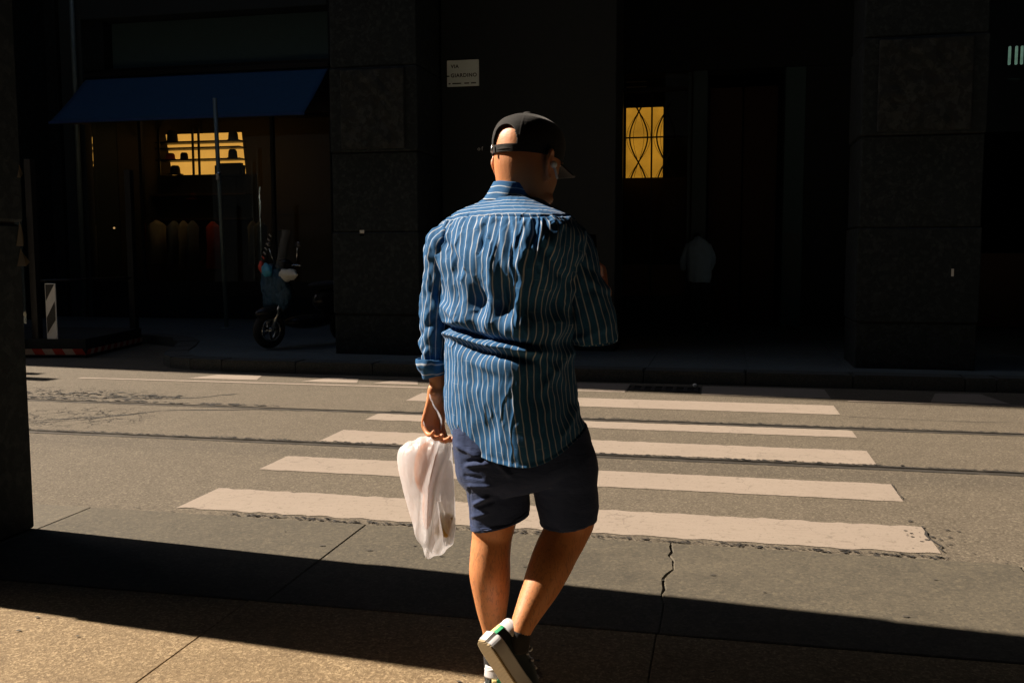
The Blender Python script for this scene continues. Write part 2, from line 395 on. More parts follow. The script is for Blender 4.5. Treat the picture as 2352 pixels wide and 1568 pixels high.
def catmull(keys, t):
    """keys (n,k) sampled at t in [0,1] uniformly with Catmull-Rom"""
    K = np.asarray(keys, float); n = len(K)
    x = np.clip(np.asarray(t, float), 0, 1)*(n-1); i = np.minimum(x.astype(int), n-2); f = (x-i)[:, None]
    g = lambda k: K[np.clip(k, 0, n-1)]
    p0, p1, p2, p3 = g(i-1), g(i), g(i+1), g(i+2)
    p0 = np.where((i == 0)[:, None], 2*p1-p2, p0); p3 = np.where((i == n-2)[:, None], 2*p2-p1, p3)
    return 0.5*((2*p1)+(-p0+p2)*f+(2*p0-5*p1+4*p2-p3)*f**2+(-p0+3*p1-3*p2+p3)*f**3)
def tube_pts(path, radii, nu=24, sub=6, up=(0, 1, 0), flat=None, cap=True):
    """loft of ellipses along a path; radii list of (ra, rb) ; returns (nv,nu,3)"""
    path = np.asarray(path, float); radii = np.asarray([(r, r) if not hasattr(r, '__len__') else r for r in radii], float)
    nv = (len(path)-1)*sub+1; t = np.linspace(0, 1, nv)
    Pc = catmull(path, t); R = np.maximum(catmull(radii, t), 0.0008)
    T = np.gradient(Pc, axis=0); T /= np.linalg.norm(T, axis=1)[:, None]
    up = np.asarray(up, float)
    A = np.cross(T, up); A /= np.linalg.norm(A, axis=1)[:, None]; B = np.cross(A, T)
    a = np.linspace(0, 2*PI, nu, endpoint=False)
    rings = [Pc[k]+np.outer(np.cos(a)*R[k, 0], A[k])+np.outer(np.sin(a)*R[k, 1], B[k]) for k in range(nv)]
    if cap:
        def dome(k, s):
            out = []
            for q in (0.45, 0.8, 0.96):
                c = math.sqrt(max(0, 1-q*q)); r = R[k].mean()
                out.append(Pc[k]+s*T[k]*r*q*0.8+np.outer(np.cos(a)*R[k, 0]*c, A[k])+np.outer(np.sin(a)*R[k, 1]*c, B[k]))
            return out
        rings = dome(0, -1)[::-1]+rings+dome(nv-1, 1)
    return np.array(rings)
def tube_mesh(name, path, radii, nu=12, sub=4, up=(0, 1, 0), cap=True):
    P = tube_pts(path, radii, nu, sub, up, cap=cap)
    bm = bmesh.new()
    add_grid(bm, P, True, True); return bm_mesh(bm, name)
def add_grid(bm, P, closed=True, caps=True):
    nv, nu = P.shape[:2]; V = [[bm.verts.new(tuple(P[j, i])) for i in range(nu)] for j in range(nv)]
    for j in range(nv-1):
        for i in range(nu if closed else nu-1):
            k = (i+1) % nu; bm.faces.new((V[j][i], V[j][k], V[j+1][k], V[j+1][i]))
    if caps: bm.faces.new(list(reversed(V[0]))); bm.faces.new(V[-1])
def cyl(name, a, b, r, mat, parent=None, n=12, r2=None, smooth=True):
    P = np.array([a, b], float); d = Vector(b)-Vector(a)
    up = (0, 1, 0) if abs(d.normalized().y) < 0.9 else (1, 0, 0)
    me = tube_mesh(name, P, [r, r if r2 is None else r2], n, 1, up, cap=False)
    o = obj(name, me, mat, parent)
    if smooth: me.shade_smooth()
    return o
def ellipsoid(bm, c, r, seg=20, rot=None):
    M = Matrix.Translation(c) @ (rot.to_4x4() if rot else Matrix()) @ Matrix.Diagonal((*r, 1))
    bmesh.ops.create_uvsphere(bm, u_segments=seg, v_segments=seg//2+2, radius=1, matrix=M)
def remeshed(name, bm, voxel, smooth_it=3, factor=0.5):
    me = bm_mesh(bm, name+'_src'); o = bpy.data.objects.new(name+'_src', me); C.objects.link(o)
    md = o.modifiers.new('r', 'REMESH'); md.mode = 'VOXEL'; md.voxel_size = voxel
    if smooth_it:
        s = o.modifiers.new('s', 'SMOOTH'); s.factor = factor; s.iterations = smooth_it
    dg = bpy.context.evaluated_depsgraph_get(); dg.update()
    r = bpy.data.meshes.new_from_object(o.evaluated_get(dg)); r.name = name
    bpy.data.objects.remove(o); bpy.data.meshes.remove(me); r.shade_smooth(); return r
def verts_np(me):
    a = np.empty(len(me.vertices)*3, np.float32); me.vertices.foreach_get('co', a); return a.reshape(-1, 3)
def normals_np(me):
    a = np.empty(len(me.vertices)*3, np.float32); me.vertices.foreach_get('normal', a); return a.reshape(-1, 3)
def nz(P, freq, seed=0.0, octv=3):
    out = np.empty(len(P))
    for k, p in enumerate(P):
        out[k] = mnoise.fractal(Vector((p[0]*freq[0]+seed, p[1]*freq[1]-seed*0.7, p[2]*freq[2]+seed*1.3)), 0.7, 2.1, octv)
    return out
def copy_tree(o, parent=None):
    c = o.copy(); C.objects.link(c)
    if parent: c.parent = parent
    for ch in list(o.children): copy_tree(ch, c)
    return c
def text_mesh(name, s, size, mat, parent, loc, rot, ext=0.002, align='LEFT', spacing=1.0, sx=1.0):
    cu = bpy.data.curves.new(name, 'FONT'); cu.body = s; cu.size = size; cu.extrude = ext; cu.align_x = align; cu.space_character = spacing; cu.offset = 0.0022 if mat == 'ink' else 0.0
    t = bpy.data.objects.new(name, cu); C.objects.link(t)
    dg = bpy.context.evaluated_depsgraph_get(); dg.update()
    me = bpy.data.meshes.new_from_object(t.evaluated_get(dg)); bpy.data.objects.remove(t)
    o = obj(name, me, mat, parent, loc, rot); o.scale = (sx, 1, 1); return o
def jag(x0, x1, y, w, step, seed, lo=0.2):
    """jagged ribbon outline between x0 and x1 about y"""
    r = random.Random(seed); n = max(3, int(abs(x1-x0)/step)); top = []; bot = []
    for i in range(n+1):
        x = x0+(x1-x0)*i/n
        top.append((x, y+w*(lo+(1-lo)*r.random()))); bot.append((x, y-w*(lo+(1-lo)*r.random())*0.5))
    return bot, top
def ribbon(name, bot, top, z, mat, parent):
    bm = bmesh.new(); A = [bm.verts.new((x, y, z)) for x, y in bot]; B = [bm.verts.new((x, y, z)) for x, y in top]
    for i in range(len(A)-1): bm.faces.new((A[i], A[i+1], B[i+1], B[i]))
    return obj(name, bm_mesh(bm, name), mat, parent)

# ------------------------------------------------------------------ ground, road, rails
def sheet(name, x0, x1, y0, y1, z, mat, parent=None, nx=1, ny=1):
    bm = bmesh.new()
    V = [[bm.verts.new((x0+(x1-x0)*i/nx, y0+(y1-y0)*j/ny, z)) for i in range(nx+1)] for j in range(ny+1)]
    for j in range(ny):
        for i in range(nx): bm.faces.new((V[j][i], V[j][i+1], V[j+1][i+1], V[j+1][i]))
    return obj(name, bm_mesh(bm, name), mat, parent)
tag(sheet('ground', -250, 250, -250, 250, -0.12, 'slab_dark'), kind='structure')
R1, R2 = 6.58, 8.025       # rail grooves
road = empty('road'); tag(road, kind='structure')
for y0, y1 in ((4.60, R1-0.052), (R1+0.052, R2-0.052), (R2+0.052, 10.42)):
    sheet('carriageway', -120, 60, y0, y1, 0.0, 'asphalt', road)
sheet('side_street', -13.5, -5.9, 10.42, 17.4, 0.0, 'asphalt', road)
sheet('side_street', -80, -13.5, 10.42, 11.3, 0.0, 'asphalt', road)
for o in road.children: o['label'] = 'worn grey brown asphalt'
# crosswalk stripes
XL, XR = -2.966, 1.036
cw = empty('crosswalk', (0, 0, 0)); tag(cw, 'worn cream zebra crossing painted across the tram tracks', 'crosswalk')
def stripe(y0, y1, xl=XL, xr=XR, seed=1, name='stripe', step=0.05, w=0.008):
    r = random.Random(seed)
    n = int((xr-xl)/step)
    bot = [(xl+(xr-xl)*i/n, y0+w*(r.random()-0.5)) for i in range(n+1)]
    top = [(xl+(xr-xl)*i/n, y1+w*(r.random()-0.5)) for i in range(n+1)]
    return ribbon(name, bot, top, 0.003, 'paint', cw)
stripe(4.723, 5.177, seed=1, w=0.03); stripe(5.695, 6.12, seed=2, w=0.014); stripe(6.665, 7.13, seed=3, w=0.025)
stripe(7.632, 7.94, seed=4, w=0.02); stripe(8.70, 9.22, seed=5); stripe(9.67, 10.30, -2.9, -0.95, seed=6, w=0.02)
stripe(9.67, 10.30, -0.18, 1.06, seed=7, w=0.02)
lm = empty('lane_marking'); tag(lm, 'thin white edge line with short blocks painted beside the far kerb', 'road marking')
def mark(pts):
    bm = bmesh.new(); bm.faces.new([bm.verts.new((x, y, 0.004)) for x, y in pts])
    obj('painted_line', bm_mesh(bm), 'paint', lm)
mark([(-7.2, 9.53), (-3.02, 9.55), (-3.02, 9.63), (-7.2, 9.60)])
mark([(1.2, 9.50), (9, 9.52), (9, 9.58), (1.2, 9.56)])
for a, b in ((-5.95, -5.1), (-4.55, -3.9), (-3.72, -3.2)):
    mark([(a, 9.78), (b, 9.80), (b-0.12, 10.16), (a+0.18, 10.14)])
mark([(1.96, 9.62), (2.66, 9.64), (2.55, 10.25), (2.12, 10.22)])
# tram rails sunk in the asphalt
def rail(y, label, seed, x_seal):
    t = empty('tram_rail', (0, y, -0.04)); tag(t, label, 'tram rail', 'tram rails in the road')
    def strip(name, ya, yb, za, zb, mat):
        b = box(name, (-120, y+ya, za), (60, y+yb, zb), mat, None); b.parent = t; b.location = (b.location.x, b.location.y-y, b.location.z+0.04)
    strip('rail_head', -0.052, 0.004, -0.05, 0.002, 'steel_rail')
    strip('groove_floor', 0.005, 0.037, -0.05, -0.032, 'groove')
    strip('guard_lip', 0.038, 0.052, -0.05, 0.001, 'steel_rail')
    bot, top = jag(x_seal[0], x_seal[1], 0.052, 0.020, 0.028, seed, 0.05)
    s = ribbon('bitumen_seal', bot, top, 0.0, 'bitumen', t); s.location = (0, 0, 0.043)
    bot, top = jag(-40, 20, -0.060, 0.014, 0.05, seed+4, 0.1)
    s = ribbon('bitumen_seal', bot, top, 0.0, 'bitumen', t); s.location = (0, 0, 0.043)
    return t
rail(R1, 'near grooved steel tram rail with a wide black groove crossing the zebra', 11, (-5.6, 12))
rail(R2, 'far thin steel tram rail beyond the middle of the zebra', 15, (-2.9, 12))
def crack(name, pts, w, z, parent, mat='bitumen', seed=2):
    r = random.Random(seed); bm = bmesh.new(); A = []; B = []
    P = []
    for (x0, y0), (x1, y1) in zip(pts[:-1], pts[1:]):
        n = 6
        for i in range(n):
            P.append((x0+(x1-x0)*i/n+(r.random()-.5)*w*1.6, y0+(y1-y0)*i/n+(r.random()-.5)*w*1.2))
    P.append(pts[-1])
    for i, (x, y) in enumerate(P):
        q = P[min(i+1, len(P)-1)]; p = P[max(i-1, 0)]
        dx, dy = q[0]-p[0], q[1]-p[1]; L = math.hypot(dx, dy) or 1
        ww = w*(0.25+0.75*r.random())
        A.append(bm.verts.new((x-dy/L*ww*.5, y+dx/L*ww*.5, z))); B.append(bm.verts.new((x+dy/L*ww*.5, y-dx/L*ww*.5, z)))
    for i in range(len(A)-1): bm.faces.new((A[i], A[i+1], B[i+1], B[i]))
    return obj(name, bm_mesh(bm, name), mat, parent)
# long road cracks
crack('crack', [(-6.2, 6.75), (-5.6, 7.1), (-5.2, 7.35), (-4.9, 7.75), (-4.2, 7.9), (-3.7, 7.95)], 0.035, 0.003, road, seed=3)
crack('crack', [(-5.9, 6.7), (-5.3, 7.2), (-5.05, 7.6)], 0.025, 0.003, road, seed=5)
crack('crack', [(-7.3, 8.15), (-6.4, 8.22), (-5.6, 8.3), (-5.1, 8.42), (-4.8, 8.8)], 0.04, 0.003, road, seed=6)
crack('crack', [(1.1, 8.62), (2.0, 8.55), (3.1, 8.66), (4.4, 8.6)], 0.015, 0.003, road, seed=7)
crack('crack', [(1.06, 4.74), (1.035, 4.95), (1.04, 5.18)], 0.016, 0.008, cw, seed=8)
crack('crack', [(1.045, 5.69), (1.035, 5.9), (1.04, 6.1)], 0.008, 0.008, cw, seed=9)
def crumbs(x0, x1, y, w, n, size, seed, mat='bitumen', z=0.0055, parent=None):
    r = random.Random(seed); bm = bmesh.new()
    for _ in range(n):
        x = x0+(x1-x0)*r.random(); yy = y+(r.random()-.5)*w*(0.4+r.random()); q = size*(0.3+r.random()**2); k = r.randint(4, 6); p0 = r.random()*6
        vs = [bm.verts.new((x+q*(1.5 if True else 1)*math.cos(p0+2*PI*i/k)*(0.6+0.6*r.random()), yy+q*math.sin(p0+2*PI*i/k)*(0.6+0.6*r.random()), z)) for i in range(k)]
        bm.faces.new(vs)
    o = obj('asphalt_crumbs' if mat == 'bitumen' else 'gum_spots', bm_mesh(bm), mat, parent or road); o['kind'] = 'stuff'; return o
crumbs(-2.6, 1.05, 4.66, 0.06, 520, 0.010, 31); crumbs(-8, 8, 4.66, 0.05, 300, 0.008, 32)
crumbs(-7.5, 4, R1+0.075, 0.05, 900, 0.011, 33); crumbs(-2.9, 5, R2+0.08, 0.05, 420, 0.012, 34); crumbs(-7.6, -4.0, R2+0.10, 0.12, 260, 0.022, 35)
crumbs(0.9, 1.2, 4.95, 0.5, 26, 0.010, 36); crumbs(-7.5, -5.2, 8.42, 0.35, 200, 0.028, 37); crumbs(-6.2, -5.2, 6.25, 0.5, 90, 0.016, 38)
# storm drain beside the far kerb
g = empty('storm_drain', (-0.57, 9.97, 0.0)); tag(g, 'dark iron storm drain cut into the farthest zebra stripe', 'drain')
box('frame', (-0.37, -0.17, 0.0), (0.37, -0.13, 0.012), 'iron', g); box('frame', (-0.37, 0.13, 0.0), (0.37, 0.17, 0.012), 'iron', g)
box('drain_pit', (-0.37, -0.128, 0.0), (0.37, 0.128, 0.003), 'groove', g)
for i in range(7): box('bar', (-0.35+i*0.11, -0.127, 0.004), (-0.31+i*0.11, 0.127, 0.013), 'iron', g, 0.003)
lt = obj('litter', bm_mesh((lambda b: (ellipsoid(b, (0, 0, 0.02), (0.024, 0.018, 0.02), 8), b)[1])(bmesh.new())), 'white_plastic', None, (-0.26, 10.22, 0.0))
tag(lt, 'tiny white scrap of litter by the kerb above the storm drain', 'litter')

# near pavement: long dropped kerb slabs, then tan paving
pv = empty('near_pavement'); tag(pv, kind='structure')
def slab(name, x0, x1, y0, y1, z0, z1, mat, parent, bev=0.006, wob=0.0, seed=0):
    r = random.Random(seed*7+int(x0*100))
    dz = (r.random()-.5)*0.004
    return box(name, (x0+0.0015, y0+0.0015, z0), (x1-0.0015, y1-0.0015, z1+dz), mat, parent, bev)
sheet('bedding', -60, 40, -6, 4.62, -0.006, 'groove', pv)
def kslab(pts, name='kerb_slab', mat='slab_grey'):
    bm = bmesh.new(); n = len(pts)
    a = [bm.verts.new((x, y, -0.04)) for x, y in pts]; b = [bm.verts.new((x, y, 0.006)) for x, y in pts]
    bm.faces.new(b); bm.faces.new(list(reversed(a)))
    for i in range(n): bm.faces.new((a[i], a[(i+1) % n], b[(i+1) % n], b[i]))
    bmesh.ops.recalc_face_normals(bm, faces=bm.faces)
    te = [e for e in bm.edges if all(v.co.z > 0 for v in e.verts)]
    bmesh.ops.bevel(bm, geom=te, offset=0.004, segments=1, affect='EDGES')
    return obj(name, bm_mesh(bm, name), mat, pv)
KX = [-13.2, -11.6, -9.95, -8.32, -6.69, -5.06, -3.435, -1.80, -0.205, 1.34]
rr = random.Random(4)
brk = [(-0.205, 3.49), (-0.205, 3.8)]+[(-0.205+(rr.random()-.5)*0.04, 3.84+(4.62-3.84)*i/12) for i in range(13)]
for i in range(len(KX)-1):
    x0, x1 = KX[i]+0.0018, KX[i+1]-0.0018
    if i == 7:   # left of the broken joint
        pts = [(x0, 3.49)]+[(x-(0.001 if y < 3.82 else 0.001+0.010*rr.random()**2), y) for x, y in brk]+[(x0, 4.62)]
    elif i == 8:
        pts = [(x1, 4.62)]+[(x+0.001, y) for x, y in reversed(brk)]+[(x1, 3.49)]
    else: pts = [(x0, 3.49), (x1, 3.49), (x1, 4.62), (x0, 4.62)]
    kslab(pts, mat='slab_pale' if i < 6 else 'slab_grey')
kslab([(1.35, 3.95), (1.9, 3.93), (1.96, 4.3), (1.86, 4.55), (1.6, 4.62), (1.35, 4.62)])
slab('kerb_slab', 1.35, 2.2, 3.49, 3.94, -0.04, 0.004, 'slab_tan', pv)
slab('kerb_slab', 1.97, 3.4, 3.95, 4.62, -0.04, 0.002, 'slab_grey', pv)
for k in range(6): slab('kerb_slab', 3.4+1.63*k, 5.03+1.63*k, 3.49, 4.62, -0.04, 0.006, 'slab_grey', pv)
for k in range(3): slab('kerb_slab', -13.2-1.63*(k+1), -13.2-1.63*k, 3.49, 4.62, -0.04, 0.006, 'slab_grey', pv)
for i in range(-9, 9):
    for j, (y0, y1) in enumerate(((2.0, 3.48), (0.5, 2.0), (-1.0, 0.5), (-2.5, -1.0), (-4.0, -2.5))):
        x0 = -1.875+1.66*i
        slab('paving_slab', x0, x0+1.66, y0, y1, -0.04, 0.006, 'slab_tan', pv, 0.003)

crumbs(-3.4, 3.2, 4.15, 0.75, 46, 0.010, 71, 'gum', 0.0095, pv); crumbs(-4, 2, 2.9, 0.9, 60, 0.008, 72, 'gum', 0.0095, pv)

# far pavement with granite kerb stones
fp = empty('far_pavement'); tag(fp, kind='structure')
KP = [(24, 10.45), (2.75, 10.45), (2.45, 10.45), (-3.0, 10.45), (-5.9, 10.45), (-6.35, 10.50), (-6.72, 10.66), (-6.98, 10.92), (-7.2, 11.3), (-7.45, 11.9), (-7.8, 12.6), (-8.25, 13.15), (-8.9, 13.5), (-9.8, 13.65), (-12.0, 13.7), (-13.5, 13.7)]
def kz(x):     # kerb height: a little lower at the crossing
    return 0.14
inner = [(x+(0.0 if y < 10.5 else 0.22), y+0.30) if y < 10.6 else (x+0.24, y+0.2) for x, y in KP]
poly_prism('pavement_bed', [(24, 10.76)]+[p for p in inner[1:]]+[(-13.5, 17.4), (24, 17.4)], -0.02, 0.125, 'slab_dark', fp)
def kerb_seg(a, b, ia, ib):
    L = math.hypot(b[0]-a[0], b[1]-a[1]); n = max(1, round(L/1.02))
    for k in range(n):
        f0, f1 = k/n, (k+1)/n; g_ = 0.006/L if L > 0.2 else 0.01
        lerp = lambda p, q, f: (p[0]+(q[0]-p[0])*f, p[1]+(q[1]-p[1])*f)
        p = [lerp(a, b, f0+g_), lerp(a, b, f1-g_), lerp(ia, ib, f1-g_), lerp(ia, ib, f0+g_)]
        bm = bmesh.new(); dz = random.uniform(-.003, .003)
        A = [bm.verts.new((x, y, -0.03)) for x, y in p]; B = [bm.verts.new((x, y, 0.14+dz)) for x, y in p]
        bm.faces.new(B); bm.faces.new(list(reversed(A)))
        for i in range(4): bm.faces.new((A[i], A[(i+1) % 4], B[(i+1) % 4], B[i]))
        bmesh.ops.recalc_face_normals(bm, faces=bm.faces)
        te = [e for e in bm.edges if all(v.co.z > 0.1 for v in e.verts)]
        bmesh.ops.bevel(bm, geom=te, offset=0.012, segments=2, affect='EDGES')
        obj('kerb_stone', bm_mesh(bm, 'kerb_stone'), 'kerb_granite', fp)
for i in range(len(KP)-1): kerb_seg(KP[i], KP[i+1], inner[i], inner[i+1])
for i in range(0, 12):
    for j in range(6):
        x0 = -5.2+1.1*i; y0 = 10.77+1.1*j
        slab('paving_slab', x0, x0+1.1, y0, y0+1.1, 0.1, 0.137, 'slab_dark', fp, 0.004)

# ------------------------------------------------------------------ buildings
def stone_pillar(x0, x1, y0, y1, joints, label, ztop, panels=(), rough=()):
    t = empty('stone_pillar', ((x0+x1)/2, (y0+y1)/2, joints[0])); tag(t, label, 'pillar', 'street pillars of dark stone blocks')
    cx, cy, cz = t.location
    zs = list(joints)+[ztop]
    for i in range(len(zs)-1):
        za, zb = zs[i]+0.006, zs[i+1]-0.006
        e = 0.012 if i % 2 else 0.0
        b = box('stone_block', (x0-e-cx, y0-e-cy, za-cz), (x1+e-cx, y1+e-cy, zb-cz), 'facade_stone', t, 0.012)
        if i in panels:
            o = box('rough_panel', (-(x1-x0)/2+0.15, -(y1-y0)/2-e-0.035, 0.03), ((x1-x0)/2-0.15, -(y1-y0)/2-e-0.002, zb-za-0.03), 'rough_stone', b, 0.01)
            me = o.data; bm = bmesh.new(); bm.from_mesh(me)
            bmesh.ops.subdivide_edges(bm, edges=bm.edges[:], cuts=9, use_grid_fill=True)
            for v in bm.verts:
                if v.co.y < 0.0: v.co.y -= 0.03*abs(mnoise.fractal(Vector((v.co.x*5, i*3.1, v.co.z*7)), 0.7, 2, 4))
            bm.to_mesh(me); bm.free()
    box('joint_core', (x0+0.02-cx, y0+0.02-cy, 0), (x1-0.02-cx, y1-0.02-cy, ztop-0.01-joints[0]), 'groove', t)
    return t
J = [0.125, 0.65, 1.69, 2.68, 3.72, 4.80, 5.85, 6.9]
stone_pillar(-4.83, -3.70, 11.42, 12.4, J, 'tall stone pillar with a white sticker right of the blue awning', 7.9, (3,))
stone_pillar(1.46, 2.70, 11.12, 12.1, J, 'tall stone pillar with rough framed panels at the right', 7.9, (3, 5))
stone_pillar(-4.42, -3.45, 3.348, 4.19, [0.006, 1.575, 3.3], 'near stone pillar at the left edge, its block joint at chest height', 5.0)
plain('sticker', (0.6, 0.62, 0.6), 0.5)
tag(box('sticker', (-4.47, 11.408, 1.64), (-4.41, 11.411, 1.71), 'sticker'), 'small square white sticker on the pillar by the awning', 'sticker')
tag(box('sticker', (2.42, 11.105, 1.16), (2.445, 11.108, 1.24), 'sticker'), 'thin upright white sticker on the right stone pillar', 'sticker')
# near building over the camera's portico
nb = empty('portico_building', (10, -10, 0)); tag(nb, 'building raised on a portico over the near pavement', 'building')
def bpart(name, lo, hi, mat, par, bev=0.0):
    o = box(name, lo, hi, mat, None, bev); o.parent = par; o.location = o.location-par.location; return o
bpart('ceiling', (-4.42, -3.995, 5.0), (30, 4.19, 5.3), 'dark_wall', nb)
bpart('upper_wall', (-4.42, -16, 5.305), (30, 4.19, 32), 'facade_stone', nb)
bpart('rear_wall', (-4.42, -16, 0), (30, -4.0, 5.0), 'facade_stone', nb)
for k in range(5):
    x = 3.2+k*6.0
    bpart('outer_pillar', (x, 3.26, 0.006), (x+1, 4.18, 4.995), 'facade_stone', nb, 0.01)
# far corner block west of the side street: throws the long shade across the kerb
fb = empty('corner_building', (-15.9, 18, 0)); tag(fb, 'tall block at the far left corner of the street', 'building')
bpart('wall', (-18.25, 11.4, 0), (-13.55, 17.4, 30), 'facade_stone', fb)
bpart('wall', (-18.25, 17.41, 0), (-13.3, 30, 30), 'facade_stone', fb)

for nm, lo, hi, lab in (('sky_blocker', (-75, 11.4, 0), (-34, 28, 17), 'unseen long mass added to cut skylight on the far side beyond the left side street'),
                        ('sky_blocker', (-72, -16, 0), (-12, 2.4, 30), 'unseen mass added to cut skylight on the near side beyond the portico'),
                        ('sky_blocker', (-110, -30, 0), (-90, 40, 54), 'unseen mass added to cut skylight at the left end of the street'),
                        ('sky_blocker', (42, -30, 0), (60, 40, 44), 'unseen mass added to cut skylight at the right end of the street'),
                        ('sky_blocker', (-11.9, -34, 0), (-4.5, -7, 34), 'unseen mass added to cut skylight over the near side street')):
    t_ = box(nm, lo, hi, 'facade_stone'); tag(t_, lab, 'building')  # unseen blocks put in to shut out sky fill, clear of the sun
# shop building set back behind the corner
SY = 17.5
sb = empty('shop_building', (-10, 22, 0.125)); tag(sb, 'dark stone shop building with a deep bay under a blue awning', 'building')
bpart('pier', (-13.25, SY-0.05, 0.0), (-12.75, SY+1, 9), 'lintel_stone', sb, 0.01)
bpart('pier', (-7.42, SY-0.04, 0.0), (-4.9, SY+1, 9), 'facade_stone', sb, 0.01)
bpart('lintel', (-12.745, SY-0.06, 6.12), (-7.425, SY+1, 7.2), 'lintel_stone', sb, 0.01)
bpart('wall', (-13.25, SY, 9.01), (-4.9, SY+12, 22), 'facade_stone', sb)
bpart('wall', (-13.25, SY+4.75, 0.0), (-4.9, SY+12, 9.0), 'facade_stone', sb)
bpart('wall', (-12.745, SY+0.0, 7.21), (-7.425, SY+1, 9), 'facade_stone', sb)
bpart('transom_panel', (-12.3, SY+0.32, 5.15), (-7.43, SY+0.40, 6.1), 'pale_panel', sb, 0.004)
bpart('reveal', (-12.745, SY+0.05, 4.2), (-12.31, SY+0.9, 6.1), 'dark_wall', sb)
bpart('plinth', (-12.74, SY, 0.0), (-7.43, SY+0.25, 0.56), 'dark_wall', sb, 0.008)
bpart('bottom_rail', (-12.74, SY+0.01, 0.565), (-7.43, SY+0.08, 0.86), 'black_frame', sb)
bpart('transom', (-12.74, SY+0.02, 4.15), (-7.43, SY+0.30, 5.14), 'black_frame', sb)
bpart('back_wall', (-12.74, SY+4.5, 0), (-7.43, SY+4.7, 5.1), 'shop_wall', sb)
bpart('floor', (-12.74, SY+0.26, 0.0), (-7.43, SY+4.49, 0.3), 'dark_wood', sb)
bpart('side_wall', (-12.95, SY+1.01, 0), (-12.75, SY+4.7, 5.1), 'shop_wall', sb)
bpart('side_wall', (-7.42, SY+1.01, 0), (-7.22, SY+4.7, 5.1), 'shop_wall', sb)
bpart('ceiling', (-12.74, SY+0.31, 4.7), (-7.43, SY+4.49, 4.8), 'shop_wall', sb)
for i, (xa, xb) in enumerate(((-12.70, -11.62), (-11.55, -8.72), (-8.64, -7.47))):
    w = bpart('window', (xa, SY+0.10, 0.56), (xb, SY+0.112, 4.14), 'glass', sb)
    bpart('mullion', (xb+0.002, SY+0.06, 0.56), (xb+0.062, SY+0.16, 4.14), 'black_frame', sb)
text_mesh('lettering', 'I ///N', 0.24, 'cloth_grey', sb, (-9.8+10, SY-0.012-22, 4.22-0.125), (PI/2, 0, 0), 0.003, sx=0.9)
pipe = cyl('drainpipe', (-12.86, SY-0.14, 0.13), (-12.86, SY-0.14, 9), 0.05, 'galv', None); tag(pipe, 'grey drainpipe on the pier left of the awning', 'drainpipe')

# hats on shelves, backed by an emissive sheet for the lit upper wall
sh = empty('display_shelf', (-10.2, SY+2.2, 0.42)); tag(sh, 'shop window shelf unit of hats before a glowing stand-in for the lit wall', 'shelf')
def spart(name, lo, hi, mat, bev=0.0): return bpart(name, lo, hi, mat, sh, bev)
YS = SY+2.2
# positions at depth YS are set back, scaled from the window plane
k_ = YS/SY
def at(x, z, Y=YS):         # where a point seen at (x,z) on the window plane lies at depth Y
    return x*Y/SY, H+(z-H)*Y/SY
(xa, za), (xb, zb) = at(-11.13, 3.02), at(-9.40, 3.84)
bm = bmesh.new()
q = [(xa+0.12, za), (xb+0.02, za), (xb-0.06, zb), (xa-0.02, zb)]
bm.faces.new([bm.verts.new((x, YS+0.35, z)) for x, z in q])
lp = obj('wall_glow', bm_mesh(bm), 'shop_glow', sh); lp.location = -sh.location  # self-glowing sheet in place of the lit wall behind the shelves
for z in (3.64, 3.52, 3.29): spart('shelf_board', (xa-0.05, YS-0.05, at(0, z)[1]-0.016), (xb+0.08, YS+0.30, at(0, z)[1]+0.016), 'black_frame')
for x in (-11.07, -10.32, -10.19): spart('upright', (at(x, 0)[0]-0.022, YS-0.09, at(0, 3.0)[1]-0.02), (at(x, 0)[0]+0.022, YS-0.055, at(0, 3.9)[1]), 'black_frame')
spart('lower_back', (xa-0.3, YS+0.30, 0.0), (xb+0.3, YS+0.34, za-0.01), 'shop_wall')
for z in (2.2, 2.75): spart('shelf_board', (xa-0.2, YS-0.05, z-0.016), (xb+0.2, YS+0.29, z+0.016), 'dark_wood')
def hat(x, z, s, mat, label, brim=0.62, tall=1.0):
    bm = bmesh.new(); prof = [(0, .17*tall), (.06, .165*tall), (.085, .13*tall), (.095, .02), (.095+.07*brim, .006), (.097+.07*brim, 0)]
    n = 20; P = np.array([[(r*s*math.cos(a), r*s*math.sin(a), h*s) for a in np.linspace(0, 2*PI, n, endpoint=False)] for r, h in prof])
    P[0] += 0; add_grid(bm, P, True, False); bmesh.ops.remove_doubles(bm, verts=bm.verts, dist=1e-5)
    X, Z = at(x, z); o = obj('hat', bm_mesh(bm, 'hat'), mat, None, (X, YS+0.12, Z+0.018)); o.data.shade_smooth()
    tag(o, label, 'hat', 'hats on the glowing shelves')
hat(-10.87, 3.64, 1.3, 'hat_black', 'tall black hat at the left of the top lit shelf', 0.5, 1.2)
hat(-9.53, 3.64, 1.2, 'hat_black', 'round black hat at the right of the top lit shelf', 0.3)
hat(-10.93, 3.29, 1.15, 'hat_red', 'reddish hat with a wide brim on the middle lit shelf', 1.2, 0.8)
hat(-10.62, 3.29, 0.95, 'hat_black', 'small black hat beside the reddish one', 0.2)
hat(-9.55, 3.29, 1.1, 'hat_black', 'black hat at the right of the middle lit shelf', 0.4, 1.1)
hat(-10.83, 3.0, 1.2, 'hat_black', 'black hat under the middle shelf at the left', 0.8)
hat(-10.45, 2.5, 1.0, 'hat_red', 'dim red hat on the lower dark shelf', 0.9, 0.8)
hg = box('handbag', (-11.0, 0, 0), (-10.3, 0.2, 0.32), 'hat_black', None, 0.05, seg=2)
X, Z = at(-9.62, 3.0); hg.location = (X, YS+0.12, Z-0.08); tag(hg, 'dark handbag silhouette at the lower right of the lit shelf', 'handbag')
